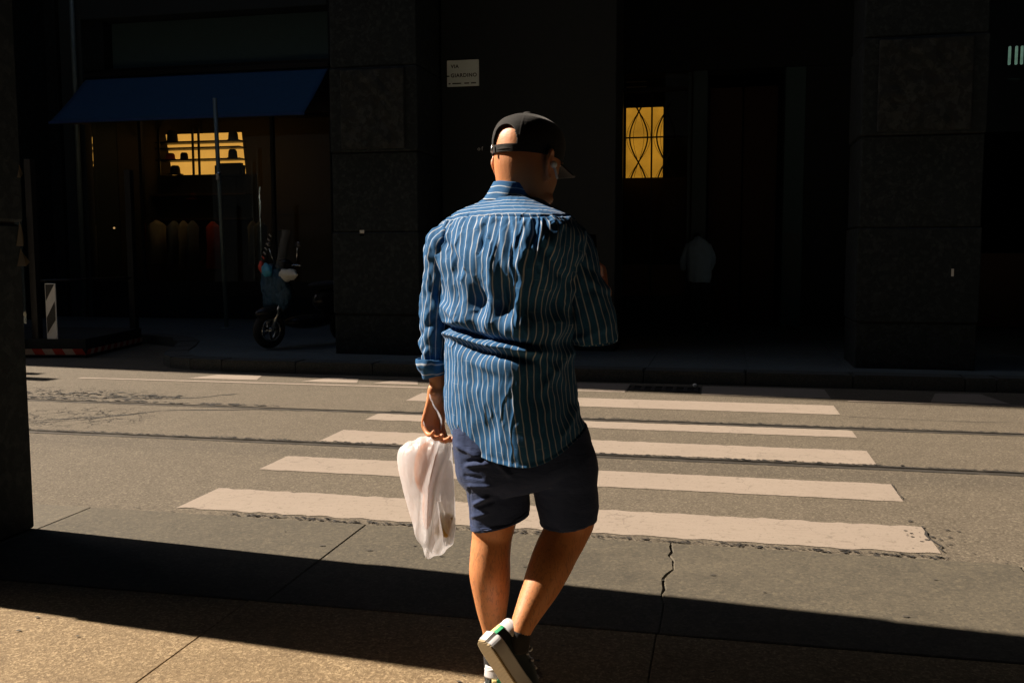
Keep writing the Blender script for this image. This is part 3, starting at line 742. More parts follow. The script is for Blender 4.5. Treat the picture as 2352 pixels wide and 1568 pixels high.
# garments on a rail
gr = empty('clothes_rail', (-10.0, SY+1.3, 0.42)); tag(gr, 'long dark rail of hanging clothes inside the shop window', 'clothes rail')
GY = SY+1.3
bpart('rail_bar', (-12.4, GY-0.012, 2.22), (-7.9, GY+0.012, 2.245), 'iron', gr)
for x in (-12.35, -7.95): bpart('post', (x-0.015, GY-0.015, 0.42), (x+0.015, GY+0.015, 2.22), 'iron', gr)
def garment(x, w, zt, zb, mat, label):
    X = at(x, 0, GY)[0]; Zt = at(0, zt, GY)[1]; Zb = at(0, zb, GY)[1]
    bm = bmesh.new(); n = 18; rings = []
    for f, ww, dd in ((0, .12, .25), (.03, .30, .5), (.07, .72, .7), (.13, .98, 1), (.5, .88, .9), (1, 1.08, 1.1)):
        rr_ = []
        for a in np.linspace(0, 2*PI, n, endpoint=False):
            rr_.append((math.cos(a)*w/2*ww*(1+.12*math.sin(a*5+f*2+x*7)+.06*math.sin(a*9+f*5)), math.sin(a)*0.22*dd, (Zb-Zt)*f))
        rings.append(rr_)
    add_grid(bm, np.array(rings), True, True)
    o = obj('garment', bm_mesh(bm, 'garment'), mat, None, (X, GY, min(Zt, 2.24))); o.data.shade_smooth(); tag(o, label, 'garment', 'clothes hanging in the shop window')
garment(-11.22, 0.34, 2.1, 1.22, 'cloth_cream', 'cream coat at the left end of the clothes rail')
garment(-10.83, 0.20, 2.08, 1.2, 'cloth_grey', 'grey jacket second from the left on the rail')
garment(-10.62, 0.14, 2.08, 1.1, 'cloth_cream', 'narrow beige shirt beside the grey jacket')
garment(-10.42, 0.14, 2.08, 1.15, 'cloth_grey', 'narrow grey shirt on the rail near the middle')
garment(-9.97, 0.24, 2.06, 1.12, 'cloth_red', 'bright red garment hanging behind the street pole')
garment(-9.1, 0.10, 2.06, 1.2, 'cloth_cream', 'thin pale garment right of the street pole')
garment(-8.93, 0.22, 2.06, 1.2, 'cloth_grey', 'brownish grey coat near the right end of the rail')
for x, z, lb in ((-14.35, 1.95, 'leftmost'), (-12.2, 1.95, 'second'), (-11.75, 1.95, 'third'), (-11.48, 2.1, 'rightmost')):
    bm = bmesh.new(); ellipsoid(bm, (0, 0, 0), (0.022, 0.022, 0.022), 8)
    Y_ = SY+0.9 if x > -12.7 else 14.0
    if x < -12.7: continue
    X, Z = at(x, z, SY+0.6)
    tag(obj('glint', bm_mesh(bm), 'glint_warm', None, (X, SY+0.6, Z)), lb+' of three tiny glowing beads for lamp reflections low in the dark shop', 'glint', 'tiny lamp reflections in the shop')  # reflections of lamps, built as small emissive beads
l = bpy.data.lights.new('shop_lamp', 'AREA'); l.energy = 2.2; l.color = (1, .62, .3); l.size = 2.0
lo = bpy.data.objects.new('shop_lamp', l); C.objects.link(lo); lo.location = (-10.6, SY+1.0, 4.55)
# awning
aw = empty('awning', (-10, SY, 4.95)); tag(aw, 'wide navy blue fabric awning sloping out over the shop window', 'awning')
n_u, n_v = 40, 14
P = np.zeros((n_v, n_u, 3))
for j in range(n_v):
    for i in range(n_u):
        f = j/(n_v-1); u = i/(n_u-1)
        P[j, i] = (-12.64+5.24*u + 0.0*f, SY-0.07-1.16*f, 4.95-1.02*f-0.03*math.sin(PI*f)+0.012*math.sin(u*PI*6)*f)
me = grid_mesh('canopy', P); o = obj('canopy', me, 'awning_blue', aw, (10, -SY, -4.95))
md = o.modifiers.new('s', 'SOLIDIFY'); md.thickness = 0.012
bpart('hem_bar', (-12.66, SY-1.26, 3.90), (-7.38, SY-1.22, 3.945), 'awning_hem', aw, 0.008)
bpart('roller_box', (-12.66, SY-0.14, 4.95), (-7.38, SY-0.06, 5.05), 'black_frame', aw, 0.01)
for x in (-12.6, -7.44): cyl('arm', (x+10, -0.1, -0.9), (x+10, -1.2, -1.03), 0.018, 'iron', aw)

# portico building over the far pavement
pb = empty('arcade_building', (4, 18, 0.125)); tag(pb, 'dark stone building with a deep arcade, tall lit window and doorway', 'building')
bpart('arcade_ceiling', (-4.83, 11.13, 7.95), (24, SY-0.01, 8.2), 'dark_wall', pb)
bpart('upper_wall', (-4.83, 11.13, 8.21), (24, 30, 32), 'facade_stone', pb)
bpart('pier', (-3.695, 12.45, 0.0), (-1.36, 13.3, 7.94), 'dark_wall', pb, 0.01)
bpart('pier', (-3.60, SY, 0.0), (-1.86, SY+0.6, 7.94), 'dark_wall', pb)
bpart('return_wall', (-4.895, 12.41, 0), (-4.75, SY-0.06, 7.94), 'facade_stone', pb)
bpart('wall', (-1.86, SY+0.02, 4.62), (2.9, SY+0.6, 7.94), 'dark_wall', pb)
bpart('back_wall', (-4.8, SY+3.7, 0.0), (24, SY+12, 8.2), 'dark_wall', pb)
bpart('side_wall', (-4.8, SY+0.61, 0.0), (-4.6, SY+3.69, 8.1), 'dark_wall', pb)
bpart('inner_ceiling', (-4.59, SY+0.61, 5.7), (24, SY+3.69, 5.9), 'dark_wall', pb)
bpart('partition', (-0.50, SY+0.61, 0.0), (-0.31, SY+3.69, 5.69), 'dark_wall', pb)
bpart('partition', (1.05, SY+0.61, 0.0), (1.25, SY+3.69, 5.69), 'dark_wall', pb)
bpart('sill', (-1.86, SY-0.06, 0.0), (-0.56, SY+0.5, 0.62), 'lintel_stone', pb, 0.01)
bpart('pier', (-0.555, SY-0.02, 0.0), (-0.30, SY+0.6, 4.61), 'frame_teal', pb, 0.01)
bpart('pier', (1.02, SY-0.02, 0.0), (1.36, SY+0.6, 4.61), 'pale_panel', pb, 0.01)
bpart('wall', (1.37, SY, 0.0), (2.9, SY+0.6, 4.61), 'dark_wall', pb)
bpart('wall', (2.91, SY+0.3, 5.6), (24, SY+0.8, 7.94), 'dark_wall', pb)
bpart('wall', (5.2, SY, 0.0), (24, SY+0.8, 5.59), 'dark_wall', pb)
bpart('door_leaf', (-0.29, SY+1.8, 0.0), (0.34, SY+1.86, 4.6), 'dark_wood', pb, 0.01)
bpart('door_leaf', (0.36, SY+1.8, 0.0), (1.0, SY+1.86, 4.6), 'dark_wood', pb, 0.01)
bpart('notice_panel', (1.05, SY-0.034, 0.62), (1.33, SY-0.022, 1.75), 'notice_grey', pb, 0.002)
# lit window with wrought iron grille
wt = empty('grille_window', (-1.2, SY+0.2, 0.62)); tag(wt, 'tall window glowing amber behind a curved iron grille', 'window')
def wpart(name, lo, hi, mat, bev=0.0): return bpart(name, lo, hi, mat, wt, bev)
wpart('frame', (-1.855, SY+0.05, 0.63), (-1.80, SY+0.2, 4.6), 'frame_teal'); wpart('frame', (-0.64, SY+0.05, 0.63), (-0.585, SY+0.2, 4.6), 'frame_teal')
wpart('frame', (-1.795, SY+0.05, 4.30), (-0.645, SY+0.2, 4.36), 'black_frame')
GZ0, GZ1, GX0, GX1 = 2.79, 4.05, -1.76, -1.09
pn = wpart('room_glow', (GX0, SY+0.30, GZ0), (GX1-0.0, SY+0.31, GZ1), 'room_glow')  # emissive sheet standing in for the lamplit room
wpart('lower_pane', (-1.795, SY+0.30, 0.63), (-0.645, SY+0.31, GZ0-0.01), 'dark_wood')
wpart('lower_panel', (-1.795, SY+0.13, 0.63), (-0.645, SY+0.16, 1.2), 'dark_wood')
wpart('glass', (-1.795, SY+0.14, 1.205), (-0.645, SY+0.148, 4.6), 'glass')
def gbar(pts, r, mat='black_frame', name='grille_bar'):
    me = tube_mesh(name, [(x, y, z) for x, y, z in pts], [r]*len(pts), 6, 4, (0, 1, 0), cap=False); o = obj(name, me, mat, wt)
    o.location = -wt.location; return o
YG = SY+0.10
zc = (GZ0+0.0+GZ1)/2-0.0
zc = 3.50
def arcx(c, s, z, amp, half): return c+s*amp*math.cos((z-zc)/half*PI/2)
for c in (-1.515, -1.03):
    for s in (-1, 1):
        for amp, r, yo in ((0.16, 0.013, 0), (0.095, 0.0035, 0.006), (0.215, 0.0035, 0.006)):
            half = 0.50 if amp == .16 else 0.50
            zs = np.linspace(GZ0-0.02, GZ1+0.05, 15)
            gbar([(min(-0.66, max(-1.79, arcx(c, s, z, amp, 0.452))), YG+yo, z) for z in zs], r)
gbar([(-1.28, YG, 0.7), (-1.28, YG, 2.5), (-1.28, YG, 4.3)], 0.016); gbar([(-1.78, YG-.012, zc-0.01), (-1.2, YG-.012, zc-.01), (-0.66, YG-.012, zc-0.01)], 0.014)
for z in (4.37, 4.46): 
    wpart('fanlight_bar', (-1.74, SY+0.03, z), (-1.38, SY+0.035, z+0.012), 'cloth_cream')
# street name plate on the wall beside the pillar
pl = empty('street_sign', (-3.10, 12.44, 3.60)); tag(pl, 'white marble street name plate reading VIA GIARDINO', 'street sign')
PX0, PZ0 = 1.0, 1.0
# plate sits on the pier face
px0, px1 = -3.30*12.44/11.4, -2.905*12.44/11.4; pz1, pz0 = H+(3.74-H)*12.44/11.4, H+(3.43-H)*12.44/11.4
bpart('plate', (px0, 12.415, pz0), (px1, 12.445, pz1), 'marble', pl, 0.003)
wpl = px1-px0
def ptext(s, fx, fz, size, sp=1.0): return text_mesh('lettering', s, size, 'ink', pl, (px0+wpl*fx-pl.location.x, 12.413-pl.location.y, pz0+(pz1-pz0)*fz-pl.location.z), (PI/2, 0, 0), 0.001, spacing=sp)
ptext('VIA', 0.13, 0.70, 0.062, 1.15); ptext('GIARDINO', 0.12, 0.35, 0.066, 1.15)
for x, w_ in ((0.05, 0.06), (0.17, 0.28), (0.55, 0.15), (0.76, 0.16)):
    bpart('small_print', (px0+wpl*x, 12.411, pz0+(pz1-pz0)*0.085), (px0+wpl*(x+w_), 12.4145, pz0+(pz1-pz0)*0.13), 'ink', pl)
bpart('chip', (px0+0.002, 12.411, pz0+(pz1-pz0)*0.37), (px0+wpl*0.08, 12.4145, pz0+(pz1-pz0)*0.42), 'ink', pl)
sg = text_mesh('wall_lettering', 'of', 0.075, 'white_plastic', None, (-2.93*12.44/11.4, 12.436, H+(2.66-H)*12.44/11.4), (PI/2, 0, 0), 0.004, spacing=1.4)
tag(sg, 'two small pale letters fixed to the dark wall behind the man', 'lettering')
# glimpse of the lit interior at the right edge
gl = empty('glass_door', (3.9, SY+0.4, 0.13)); tag(gl, 'dark glazed shop door at the right edge with pale handles', 'door')
bpart('frame', (2.91, SY+0.3, 0.13), (3.02, SY+0.42, 5.59), 'black_frame', gl); bpart('frame', (5.08, SY+0.3, 0.13), (5.19, SY+0.42, 5.59), 'black_frame', gl)
bpart('frame', (4.02, SY+0.3, 0.13), (4.12, SY+0.42, 5.59), 'dark_wood', gl)
bpart('kick_panel', (3.025, SY+0.34, 0.13), (4.015, SY+0.37, 1.40), 'dark_wood', gl); bpart('kick_panel', (4.125, SY+0.34, 0.13), (5.075, SY+0.37, 1.40), 'dark_wood', gl)
bpart('pane', (3.025, SY+0.35, 1.405), (4.015, SY+0.36, 5.59), 'glass', gl); bpart('pane', (4.125, SY+0.35, 1.405), (5.075, SY+0.36, 5.59), 'glass', gl)
for z in (2.98, 2.60): bpart('push_bar', (3.66, SY+0.22, z), (4.06, SY+0.26, z+0.05), 'galv', gl, 0.01)
bpart('backing', (2.91, SY+3.5, 0.13), (5.19, SY+3.6, 5.59), 'dark_wall', gl)
lf = empty('pendant_lamp', (4.75, SY+1.2, 5.7)); tag(lf, 'greenish glass lamp glimpsed high at the right edge', 'lamp')
for x in (0, .11, .2): bpart('glass_tube', (4.86+x, SY+1.15, 4.70), (4.90+x, SY+1.2, 5.02), 'lamp_green', lf, 0.01)
bpart('bracket', (4.86, SY+1.14, 4.42), (5.06, SY+1.22, 4.46), 'galv', lf, 0.01)

# ------------------------------------------------------------------ street furniture
sp_ = empty('sign_pole', (-8.41, 15.12, 0.13)); tag(sp_, 'bare grey galvanised pole standing in front of the awning', 'pole')
cyl('pole', (0, 0, 0), (-0.10, 0.0, 3.93), 0.036, 'galv', sp_, 16)
box('base_plate', (-0.08, -0.08, 0), (0.08, 0.08, 0.012), 'galv', sp_, 0.003)
cyl('collar', (-0.066, 0, 2.62), (-0.068, 0, 2.68), 0.043, 'chrome', sp_, 16)
box('clamp', (-0.09, -0.06, 2.55), (-0.04, -0.035, 2.66), 'white_plastic', sp_, 0.004)
# terrace enclosure with hazard board
de = empty('terrace_enclosure', (-9.5, 12.6, 0)); tag(de, 'dark glazed terrace enclosure on the road edged with red and pale striping', 'enclosure')
dx = [(-8.50, 11.46), (-13.2, 10.55), (-13.2, 13.2), (-8.90, 13.35)]
o = poly_prism('platform', dx, 0.005, 0.26, 'dark_wall', de); o.location = -de.location
def edge_strip(a, b, z0, z1, n, off):
    ax, ay = a; bx, by = b; L = math.hypot(bx-ax, by-ay); ux, uy = (bx-ax)/L, (by-ay)/L; nx, ny = uy, -ux
    if (nx*(-ax+(-10.5))+ny*(12-ay)) > 0: nx, ny = -nx, -ny
    for i in range(n):
        s0, s1 = L*i/n, L*(i+1)/n-0.004
        sk = 0.05 if i % 2 else 0.05
        bm = bmesh.new(); vs = []
        for s, z in ((s0-sk*0+off, z0), (s1+off, z0), (s1+off+sk, z1), (s0+off+sk, z1)):
            s = min(max(s, 0), L); vs.append((ax+ux*s, ay+uy*s, z))
        A = [bm.verts.new((x+nx*0.004, y+ny*0.004, z)) for x, y, z in vs]; B = [bm.verts.new((x+nx*0.010, y+ny*0.010, z)) for x, y, z in vs]
        bm.faces.new(A); bm.faces.new(B)
        for k in range(4): bm.faces.new((A[k], A[(k+1) % 4], B[(k+1) % 4], B[k]))
        bmesh.ops.recalc_face_normals(bm, faces=bm.faces)
        o = obj('stripe_block', bm_mesh(bm), 'red_strip' if i % 2 == 0 else 'pale_strip', de); o.location = -de.location
edge_strip(dx[0], dx[1], 0.045, 0.125, 34, 0); edge_strip(dx[0], dx[3], 0.045, 0.115, 18, 0)
for x, y in ((-9.22, 11.42), (-8.95, 13.25), (-13.0, 11.0), (-11.2, 11.2)):
    bpart('post', (x-0.05, y-0.05, 0.26), (x+0.05, y+0.05, 2.7), 'black_frame', de, 0.004)
pp_ = box('parapet_panel', (-0.95, -0.012, 0.13), (0.95, 0.012, 0.46), 'parapet_panel', de, 0.004); pp_.location = (-10.24+9.5, 11.08-12.6, 0.13); pp_.rotation_euler = (0, 0, math.atan2(0.91, 4.7))
bpart('glass_panel', (-11.15, 11.31, 0.47), (-9.30, 11.32, 1.9), 'glass', de)
cyl('side_rail', (-9.20+9.5, 11.5-12.6, 1.05), (-8.95+9.5, 13.2-12.6, 1.05), 0.018, 'black_frame', de)
hb = empty('hazard_board', (-8.93, 11.40, 0.06)); tag(hb, 'upright black and white diagonal hazard board at the enclosure corner', 'sign')
bpart('board', (-9.055, 11.40, 0.07), (-8.895, 11.418, 1.02), 'hazard_white', hb, 0.002)
def clip_poly(z0, z1, z2, z3):
    """black diagonal block: left edge z0..z1, right edge z2..z3"""
    xl, xr = -9.044, -8.906
    bm = bmesh.new(); A = [bm.verts.new((x, 11.396, z)) for x, z in ((xl, z0), (xr, z2), (xr, z3), (xl, z1)) ]
    bmesh.ops.remove_doubles(bm, verts=bm.verts, dist=1e-4)
    bm.faces.new(bm.verts[:]) if len(bm.verts) == 3 else bm.faces.new(A)
    o = obj('diagonal_bar', bm_mesh(bm), 'hazard_black', hb); o.location = -hb.location
clip_poly(0.78, 1.008, 1.008, 1.008); clip_poly(0.33, 0.55, 0.52, 0.78); clip_poly(0.082, 0.082, 0.082, 0.28)
# post strap peeking from behind the near pillar: torn posters
po = empty('torn_poster', (-3.42, 4.215, 1.4)); tag(po, 'torn paper scraps hanging off the far edge of the near pillar', 'poster')
def scrap(pts, name='paper_scrap'):
    bm = bmesh.new(); bm.faces.new([bm.verts.new(p) for p in pts])
    o = obj(name, bm_mesh(bm), 'posters', po); o.location = -po.location
    md = o.modifiers.new('s', 'SOLIDIFY'); md.thickness = 0.002
for za, zb, w_ in ((1.80, 1.90, .028), (1.60, 1.79, .008), (1.46, 1.58, .018), (1.36, 1.45, .045)):
    scrap([(-3.449, 4.15, za), (-3.449, 4.18, zb), (-3.447, 4.188, zb-.02), (-3.448+w_, 4.186, za+.02), (-3.446+w_*.5, 4.184, za)])
# off-frame kerb sign whose shadow tip reaches the road at the left
sgp = empty('road_sign', (-12.9, 9.9, 0)); tag(sgp, 'tall slim post beyond the left edge casting a long thin shadow', 'road sign')
cyl('post', (0, 0, 0), (0, 0, 3.7), 0.035, 'galv', sgp)
box('blade', (-0.03, -0.12, 3.3), (0.03, 0.12, 4.4), 'iron', sgp, 0.02)
box('side_blade', (-0.03, 0.28, 0), (0.03, 0.46, 4.0), 'iron', sgp, 0.02)

# scooter under a leg cover
st = empty('scooter', (-5.70, 12.45, 0.137), math.radians(-28)); tag(st, 'black scooter with blue leg cover and bags parked beside the stone pillar', 'scooter')
def torus(name, R, r, mat, par, loc, axis='X', n=32):
    a = np.linspace(0, 2*PI, n, endpoint=False); b = np.linspace(0, 2*PI, 10, endpoint=False)
    P = np.array([[(r*math.sin(q), (R+r*math.cos(q))*math.cos(p), (R+r*math.cos(q))*math.sin(p)) for q in b] for p in np.append(a, a[0])])
    o = obj(name, grid_mesh(name, P, True), mat, par, loc); return o
for y, nm in ((-0.62, 'front_wheel'), (0.68, 'rear_wheel')):
    w = torus(nm, 0.195, 0.055, 'rubber', st, (0, y, 0.25))
    torus('rim', 0.145, 0.012, 'chrome', w, (-0.045, 0, 0)); torus('rim', 0.145, 0.012, 'chrome', w, (0.045, 0, 0))
    cyl('hub', (-0.06, 0, 0), (0.06, 0, 0), 0.04, 'chrome', w)
    for k in range(5):
        a = k*2*PI/5; cyl('spoke', (0, 0.03*math.cos(a), 0.03*math.sin(a)), (0, 0.145*math.cos(a), 0.145*math.sin(a)), 0.014, 'scooter_black', w, 8)
cyl('fork', (-0.07, -0.62, 0.25), (-0.07, -0.42, 0.75), 0.022, 'chrome', st); cyl('fork', (0.07, -0.62, 0.25), (0.07, -0.42, 0.75), 0.022, 'chrome', st)
bm = bmesh.new(); ellipsoid(bm, (0, -0.60, 0.48), (0.09, 0.24, 0.09)); ellipsoid(bm, (0, -0.40, 0.80), (0.20, 0.12, 0.34)); ellipsoid(bm, (0, 0.05, 0.33), (0.17, 0.42, 0.10)); ellipsoid(bm, (0, 0.55, 0.62), (0.19, 0.42, 0.22)); ellipsoid(bm, (0, -0.36, 1.10), (0.16, 0.14, 0.12))
obj('body', remeshed('body', bm, 0.02), 'scooter_black', st)
bm = bmesh.new(); ellipsoid(bm, (0, 0.45, 0.83), (0.15, 0.40, 0.07)); obj('seat', bm_mesh(bm), 'rubber', st, smooth=True)
cyl('handlebar', (-0.34, -0.33, 1.12), (0.34, -0.33, 1.12), 0.015, 'chrome', st)
for s in (-1, 1):
    cyl('mirror_stem', (s*0.24, -0.33, 1.13), (s*0.32, -0.36, 1.36), 0.008, 'chrome', st)
    bm = bmesh.new(); ellipsoid(bm, (s*0.33, -0.36, 1.40), (0.065, 0.02, 0.045), 12); obj('mirror', bm_mesh(bm), 'scooter_black', st, smooth=True)
P = np.array([[(0.27*math.sin(a), -0.46-0.10*math.cos(a)+0.13*f, 1.08+0.52*f) for a in np.linspace(-1.1, 1.1, 12)] for f in np.linspace(0, 1, 8)])
obj('windscreen', grid_mesh('windscreen', P), 'glass', st)
bm = bmesh.new(); ellipsoid(bm, (-0.05, -0.50, 0.86), (0.26, 0.10, 0.30)); ellipsoid(bm, (-0.20, -0.46, 0.72), (0.10, 0.10, 0.22)); ellipsoid(bm, (0.12, -0.46, 0.74), (0.12, 0.09, 0.22))
me = remeshed('leg_cover', bm, 0.015); V = verts_np(me); N = normals_np(me); V += N*(nz(V, (9, 9, 5), 3)*0.03)[:, None]; me.vertices.foreach_set('co', V.reshape(-1)); obj('leg_cover', me, 'tarp_blue', st)
for (x, y, z, r, mt, lb, nm) in ((-0.02, -0.62, 1.06, (0.10, 0.05, 0.09), 'bag_cyan', 'light blue packet tied to the scooter front', 'packet'), (-0.15, -0.60, 1.10, (0.05, 0.05, 0.07), 'bag_red', 'small red packet tied beside the light blue one', 'packet'), (0.27, -0.50, 1.00, (0.20, 0.07, 0.08), 'cloth_white', 'whitish crumpled cloth roll slung on the scooter handlebar', 'cloth')):
    bm = bmesh.new(); ellipsoid(bm, (0, 0, 0), r, 24); me = bm_mesh(bm); V = verts_np(me); 
    V *= (1+0.35*nz(V, (14, 14, 14), x*9)[:, None]); me.vertices.foreach_set('co', V.reshape(-1).astype(np.float32)); me.shade_smooth()
    o = obj(nm, me, mt, None); o.matrix_world = Matrix.Translation(st.location) @ Matrix.Rotation(math.radians(-28), 4, 'Z') @ Matrix.Translation((x, y, z)); tag(o, lb, nm)
# chevron reflectors on the windscreen edge
for k in range(6):
    o = box('reflector', (-0.03, -0.005, 0), (0.03, 0.0, 0.022), 'cloth_grey' if k else 'bag_red', st); o.location = (-0.20+0.02*k, -0.55+0.01*k, 1.22+0.06*k); o.rotation_euler = (0, 0.6, 0)

# ------------------------------------------------------------------ the walking man
D0 = 2.88
man = None
MW = Matrix.Translation((HF.x*D0, HF.y*D0, 0)) @ Matrix.Rotation(YAW, 4, 'Z')     # local x: right of heading, y: away, z: up
def L(px, py, dy=0.0):
    """point of the man's upright plane (local metres) matching a measured position; dy = extra depth"""
    d = CR*((px-1176)/FPX)+CU*((784-py)/FPX)+CF
    t = (D0+dy)/d.dot(HF); p = d*t
    return np.array([p.dot(HR), dy, H+p.z])
PXM = 1/ (L(1276, 700)[0]-L(1176, 700)[0]) * 100
BODY = bmesh.new()
def limb(keys, nu=22, sub=7, up=(0, 1, 0), bm=BODY):
    path = [k[0] for k in keys]; rad = [k[1] for k in keys]
    add_grid(bm, tube_pts(path, rad, nu, sub, up), True, True)
# ---- head in its own frame, then placed
HS = 1.13
HC = L(1212, 372, 0.03)
TH = math.radians(39)
HR3 = Matrix.Rotation(-TH, 3, 'Z') @ Matrix.Rotation(math.radians(-9), 3, 'X')
def hp(x, y, z):
    v = HR3 @ (Vector((x, y, z))*HS); return np.array([v.x, v.y, v.z])+HC
HK = np.array([  # z, half width, front, back
 (-.150, .030, .030, .058), (-.135, .044, .048, .066), (-.118, .053, .062, .070), (-.095, .061, .074, .076), (-.070, .067, .083, .083), (-.045, .0715, .090, .091),
 (-.020, .075, .090, .098), (.005, .077, .094, .101), (.030, .078, .098, .102), (.055, .077, .097, .100), (.080, .071, .088, .092), (.100, .059, .072, .077), (.114, .040, .049, .053), (.122, .018, .022, .025)])
def head_ring(z, off=0.0, n=40, zz=None):
    q_ = catmull(HK[:, 1:], [np.interp(z, HK[:, 0], np.linspace(0, 1, len(HK)))])[0]; w, f, b = q_+off
    a = np.linspace(0, 2*PI, n, endpoint=False); c, s = np.cos(a), np.sin(a)
    e = 0.88
    x = w*np.sign(s)*np.abs(s)**e; y = np.where(c < 0, b, f)*np.sign(c)*np.abs(c)**e
    return x, y, a
rings = []
for z in np.interp(np.linspace(0, 1, 53), np.linspace(0, 1, len(HK)), HK[:, 0]):
    x, y, a = head_ring(z); rings.append([hp(x[i], y[i], z) for i in range(len(x))])
add_grid(BODY, np.array(rings), True, True)
def hell(c, r): 
    p = hp(*c); ellipsoid(BODY, Vector(p), tuple(q*HS for q in r), 16, HR3)
hell((0, .094, -.035), (.013, .020, .026)); hell((0, .103, -.050), (.017, .013, .011))            # nose
hell((0, .077, -.083), (.024, .012, .007)); hell((0, .072, -.093), (.020, .012, .007))            # lips
hell((-.03, .082, .012), (.028, .014, .010)); hell((.03, .082, .012), (.028, .014, .010))         # brow
hell((-.032, .080, -.012), (.013, .012, .011)); hell((.032, .080, -.012), (.013, .012, .011))     # eyelids
hell((0, .052, -.118), (.022, .018, .016)); hell((.043, .020, -.092), (.022, .045, .022)); hell((-.043, .020, -.092), (.022, .045, .022))
for s in (-1, 1):                                                                                # ears
    pts = [hp(s*.072, -.008, -.050), hp(s*.080, -.012, -.044), hp(s*.086, -.022, -.030), hp(s*.093, -.031, -.008), hp(s*.094, -.030, .008), hp(s*.089, -.019, .020), hp(s*.081, -.002, .018), hp(s*.076, .004, .004)]
    limb([(p, (.0065, .0085)) for p in pts], 10, 3, (0.3, 0.2, 1))
    hell((s*.080, -.012, -.010), (.0045, .016, .024)); hell((s*.082, -.010, -.044), (.008, .010, .011))
# neck and its back roll, trunk
limb([(L(1190, 330, 0.0), (.055, .060)), (L(1190, 372, 0.005), (.066, .068)), (L(1194, 400, 0.0), (.067, .068)), (L(1192, 430, .0), (.066, .066)), (L(1180, 480, .0), (.060, .060)), (L(1178, 520, 0), (.08, .07))], 28, 6)
limb([(L(1178, 520, 0.01), (.08, .05)), (L(1172, 575, 0.01), (.155, .09)), (L(1170, 700, 0), (.145, .10)), (L(1170, 850, 0), (.145, .105)), (L(1180, 980, 0), (.14, .10)), (L(1200, 1060, 0), (.14, .10))], 24, 4)
# left arm: hangs; forearm bare below the rolled cuff
LW = L(1001, 908, 0.105)
limb([(L(1060, 580, 0.06), .040), (L(1022, 610, 0.085), .036), (L(1005, 700, 0.105), .038), (L(1001, 760, 0.11), .036), (L(1002, 820, 0.112), .033), (L(1006, 860, 0.113), (.031, .036)), (L(1006, 890, 0.114), (.025, .031)), (LW, (.023, .029))], 20, 5)
# right arm: upper arm out, forearm forward and up behind the sleeve
RE = L(1362, 742, -0.03); RW = L(1386, 672, 0.26)
limb([(L(1290, 590, -0.03), .040), (L(1325, 630, -0.05), .038), (L(1350, 700, -0.045), .038), (RE, .040), ((RE+RW)/2, (.036, .038)), (RW, (.025, .030))], 20, 5)
# ---- hands
def hand(wrist, down, out, s=1.0, curls=(1.1, 1.2, 1.25, 1.3), thumb=0.6, side=1):
    """down: wrist->knuckles; out: direction the back of the hand faces; fingers curl away from it"""
    dn = Vector(down).normalized(); ou = Vector(out); ou = (ou-dn*ou.dot(dn)).normalized(); lt = dn.cross(ou)*side  # lt: towards the thumb
    W = Vector(wrist)
    q = lambda a, b, c: np.array(W+dn*a*s+lt*b*s+ou*c*s)
    limb([(q(-.02, 0, 0), (.020*s, .028*s)), (q(.015, 0, 0), (.017*s, .030*s)), (q(.05, .002, .002), (.015*s, .038*s)), (q(.085, .0, .002), (.014*s, .041*s)), (q(.098, .0, 0), (.010*s, .038*s))], 18, 4, tuple(lt))
    for k, (b, ln, r) in enumerate(((.030, .042, .0092), (.010, .047, .0095), (-.011, .043, .0090), (-.030, .034, .0080))):
        c = curls[k]; p = W+dn*(.088*s)+lt*b*s; pts = [np.array(p-dn*.02*s), np.array(p)]; ang = 0.25*c
        d_ = dn
        for seg, f in ((ln, 0.75), (ln*.68, 1.5), (ln*.55, 2.05)):
            a = c*f; d_ = dn*math.cos(a)-ou*math.sin(a); p = p+d_*seg*s; pts.append(np.array(p))
        limb([(pt, rr_*s) for pt, rr_ in zip(pts, (r, r*1.05, r, r*.93, r*.78))], 12, 3, tuple(lt))
    p = W+dn*.018*s+lt*.026*s; a = lt*0.75+dn*0.6-ou*0.35*thumb; a.normalize(); b2 = (dn*1.0+lt*0.05-ou*0.7).normalized()
    limb([(np.array(p-lt*.012*s), .014*s), (np.array(p+a*.028*s), .0135*s), (np.array(p+a*.050*s+b2*.008*s), .0115*s), (np.array(p+a*.055*s+b2*.042*s), .0095*s)], 12, 3, tuple(ou))
hand(LW, (-0.10, -0.05, -1), (-0.55, 0.83, 0), 1.06, curls=(.95, 1.0, 1.05, 1.1), side=1)
hand(RW, (-.05, .75, .62), (0.75, 0.1, -0.15), 1.0, curls=(.7, .75, .8, .8), side=1)
# ---- legs
LA = L(1130, 1478, 0.02); RA = L(1192, 1452, -0.15)
limb([(L(1140, 1050, .0), .075), (L(1140, 1130, .0), .078), (L(1135, 1195, .01), (.069, .074)), (L(1130, 1232, .012), (.063, .066)), (L(1126, 1275, .0), (.0625, .066)), (L(1125, 1315, -.005), (.064, .068)), (L(1128, 1355, .0), (.0585, .062)), (L(1130, 1400, .01), (.048, .050)), (L(1134, 1440, .02), (.038, .042)), (L(1137, 1480, .02), (.034, .040)), (L(1139, 1520, .025), (.036, .045)), (L(1142, 1555, .035), (.035, .045))], 26, 6)
limb([(L(1262, 1050, .0), .080), (L(1292, 1130, .01), .082), (L(1311, 1180, .02), (.078, .078)), (L(1301, 1220, .01), (.071, .070)), (L(1280, 1262, -.015), (.068, .069)), (L(1263, 1300, -.045), (.065, .068)), (L(1243, 1345, -.08), (.057, .060)), (L(1222, 1388, -.11), (.046, .048)), (L(1204, 1425, -.135), (.037, .040)), (L(1192, 1455, -.15), (.032, .037)), (L(1186, 1470, -.15), (.028, .032))], 26, 6)
for v in BODY.verts: pass
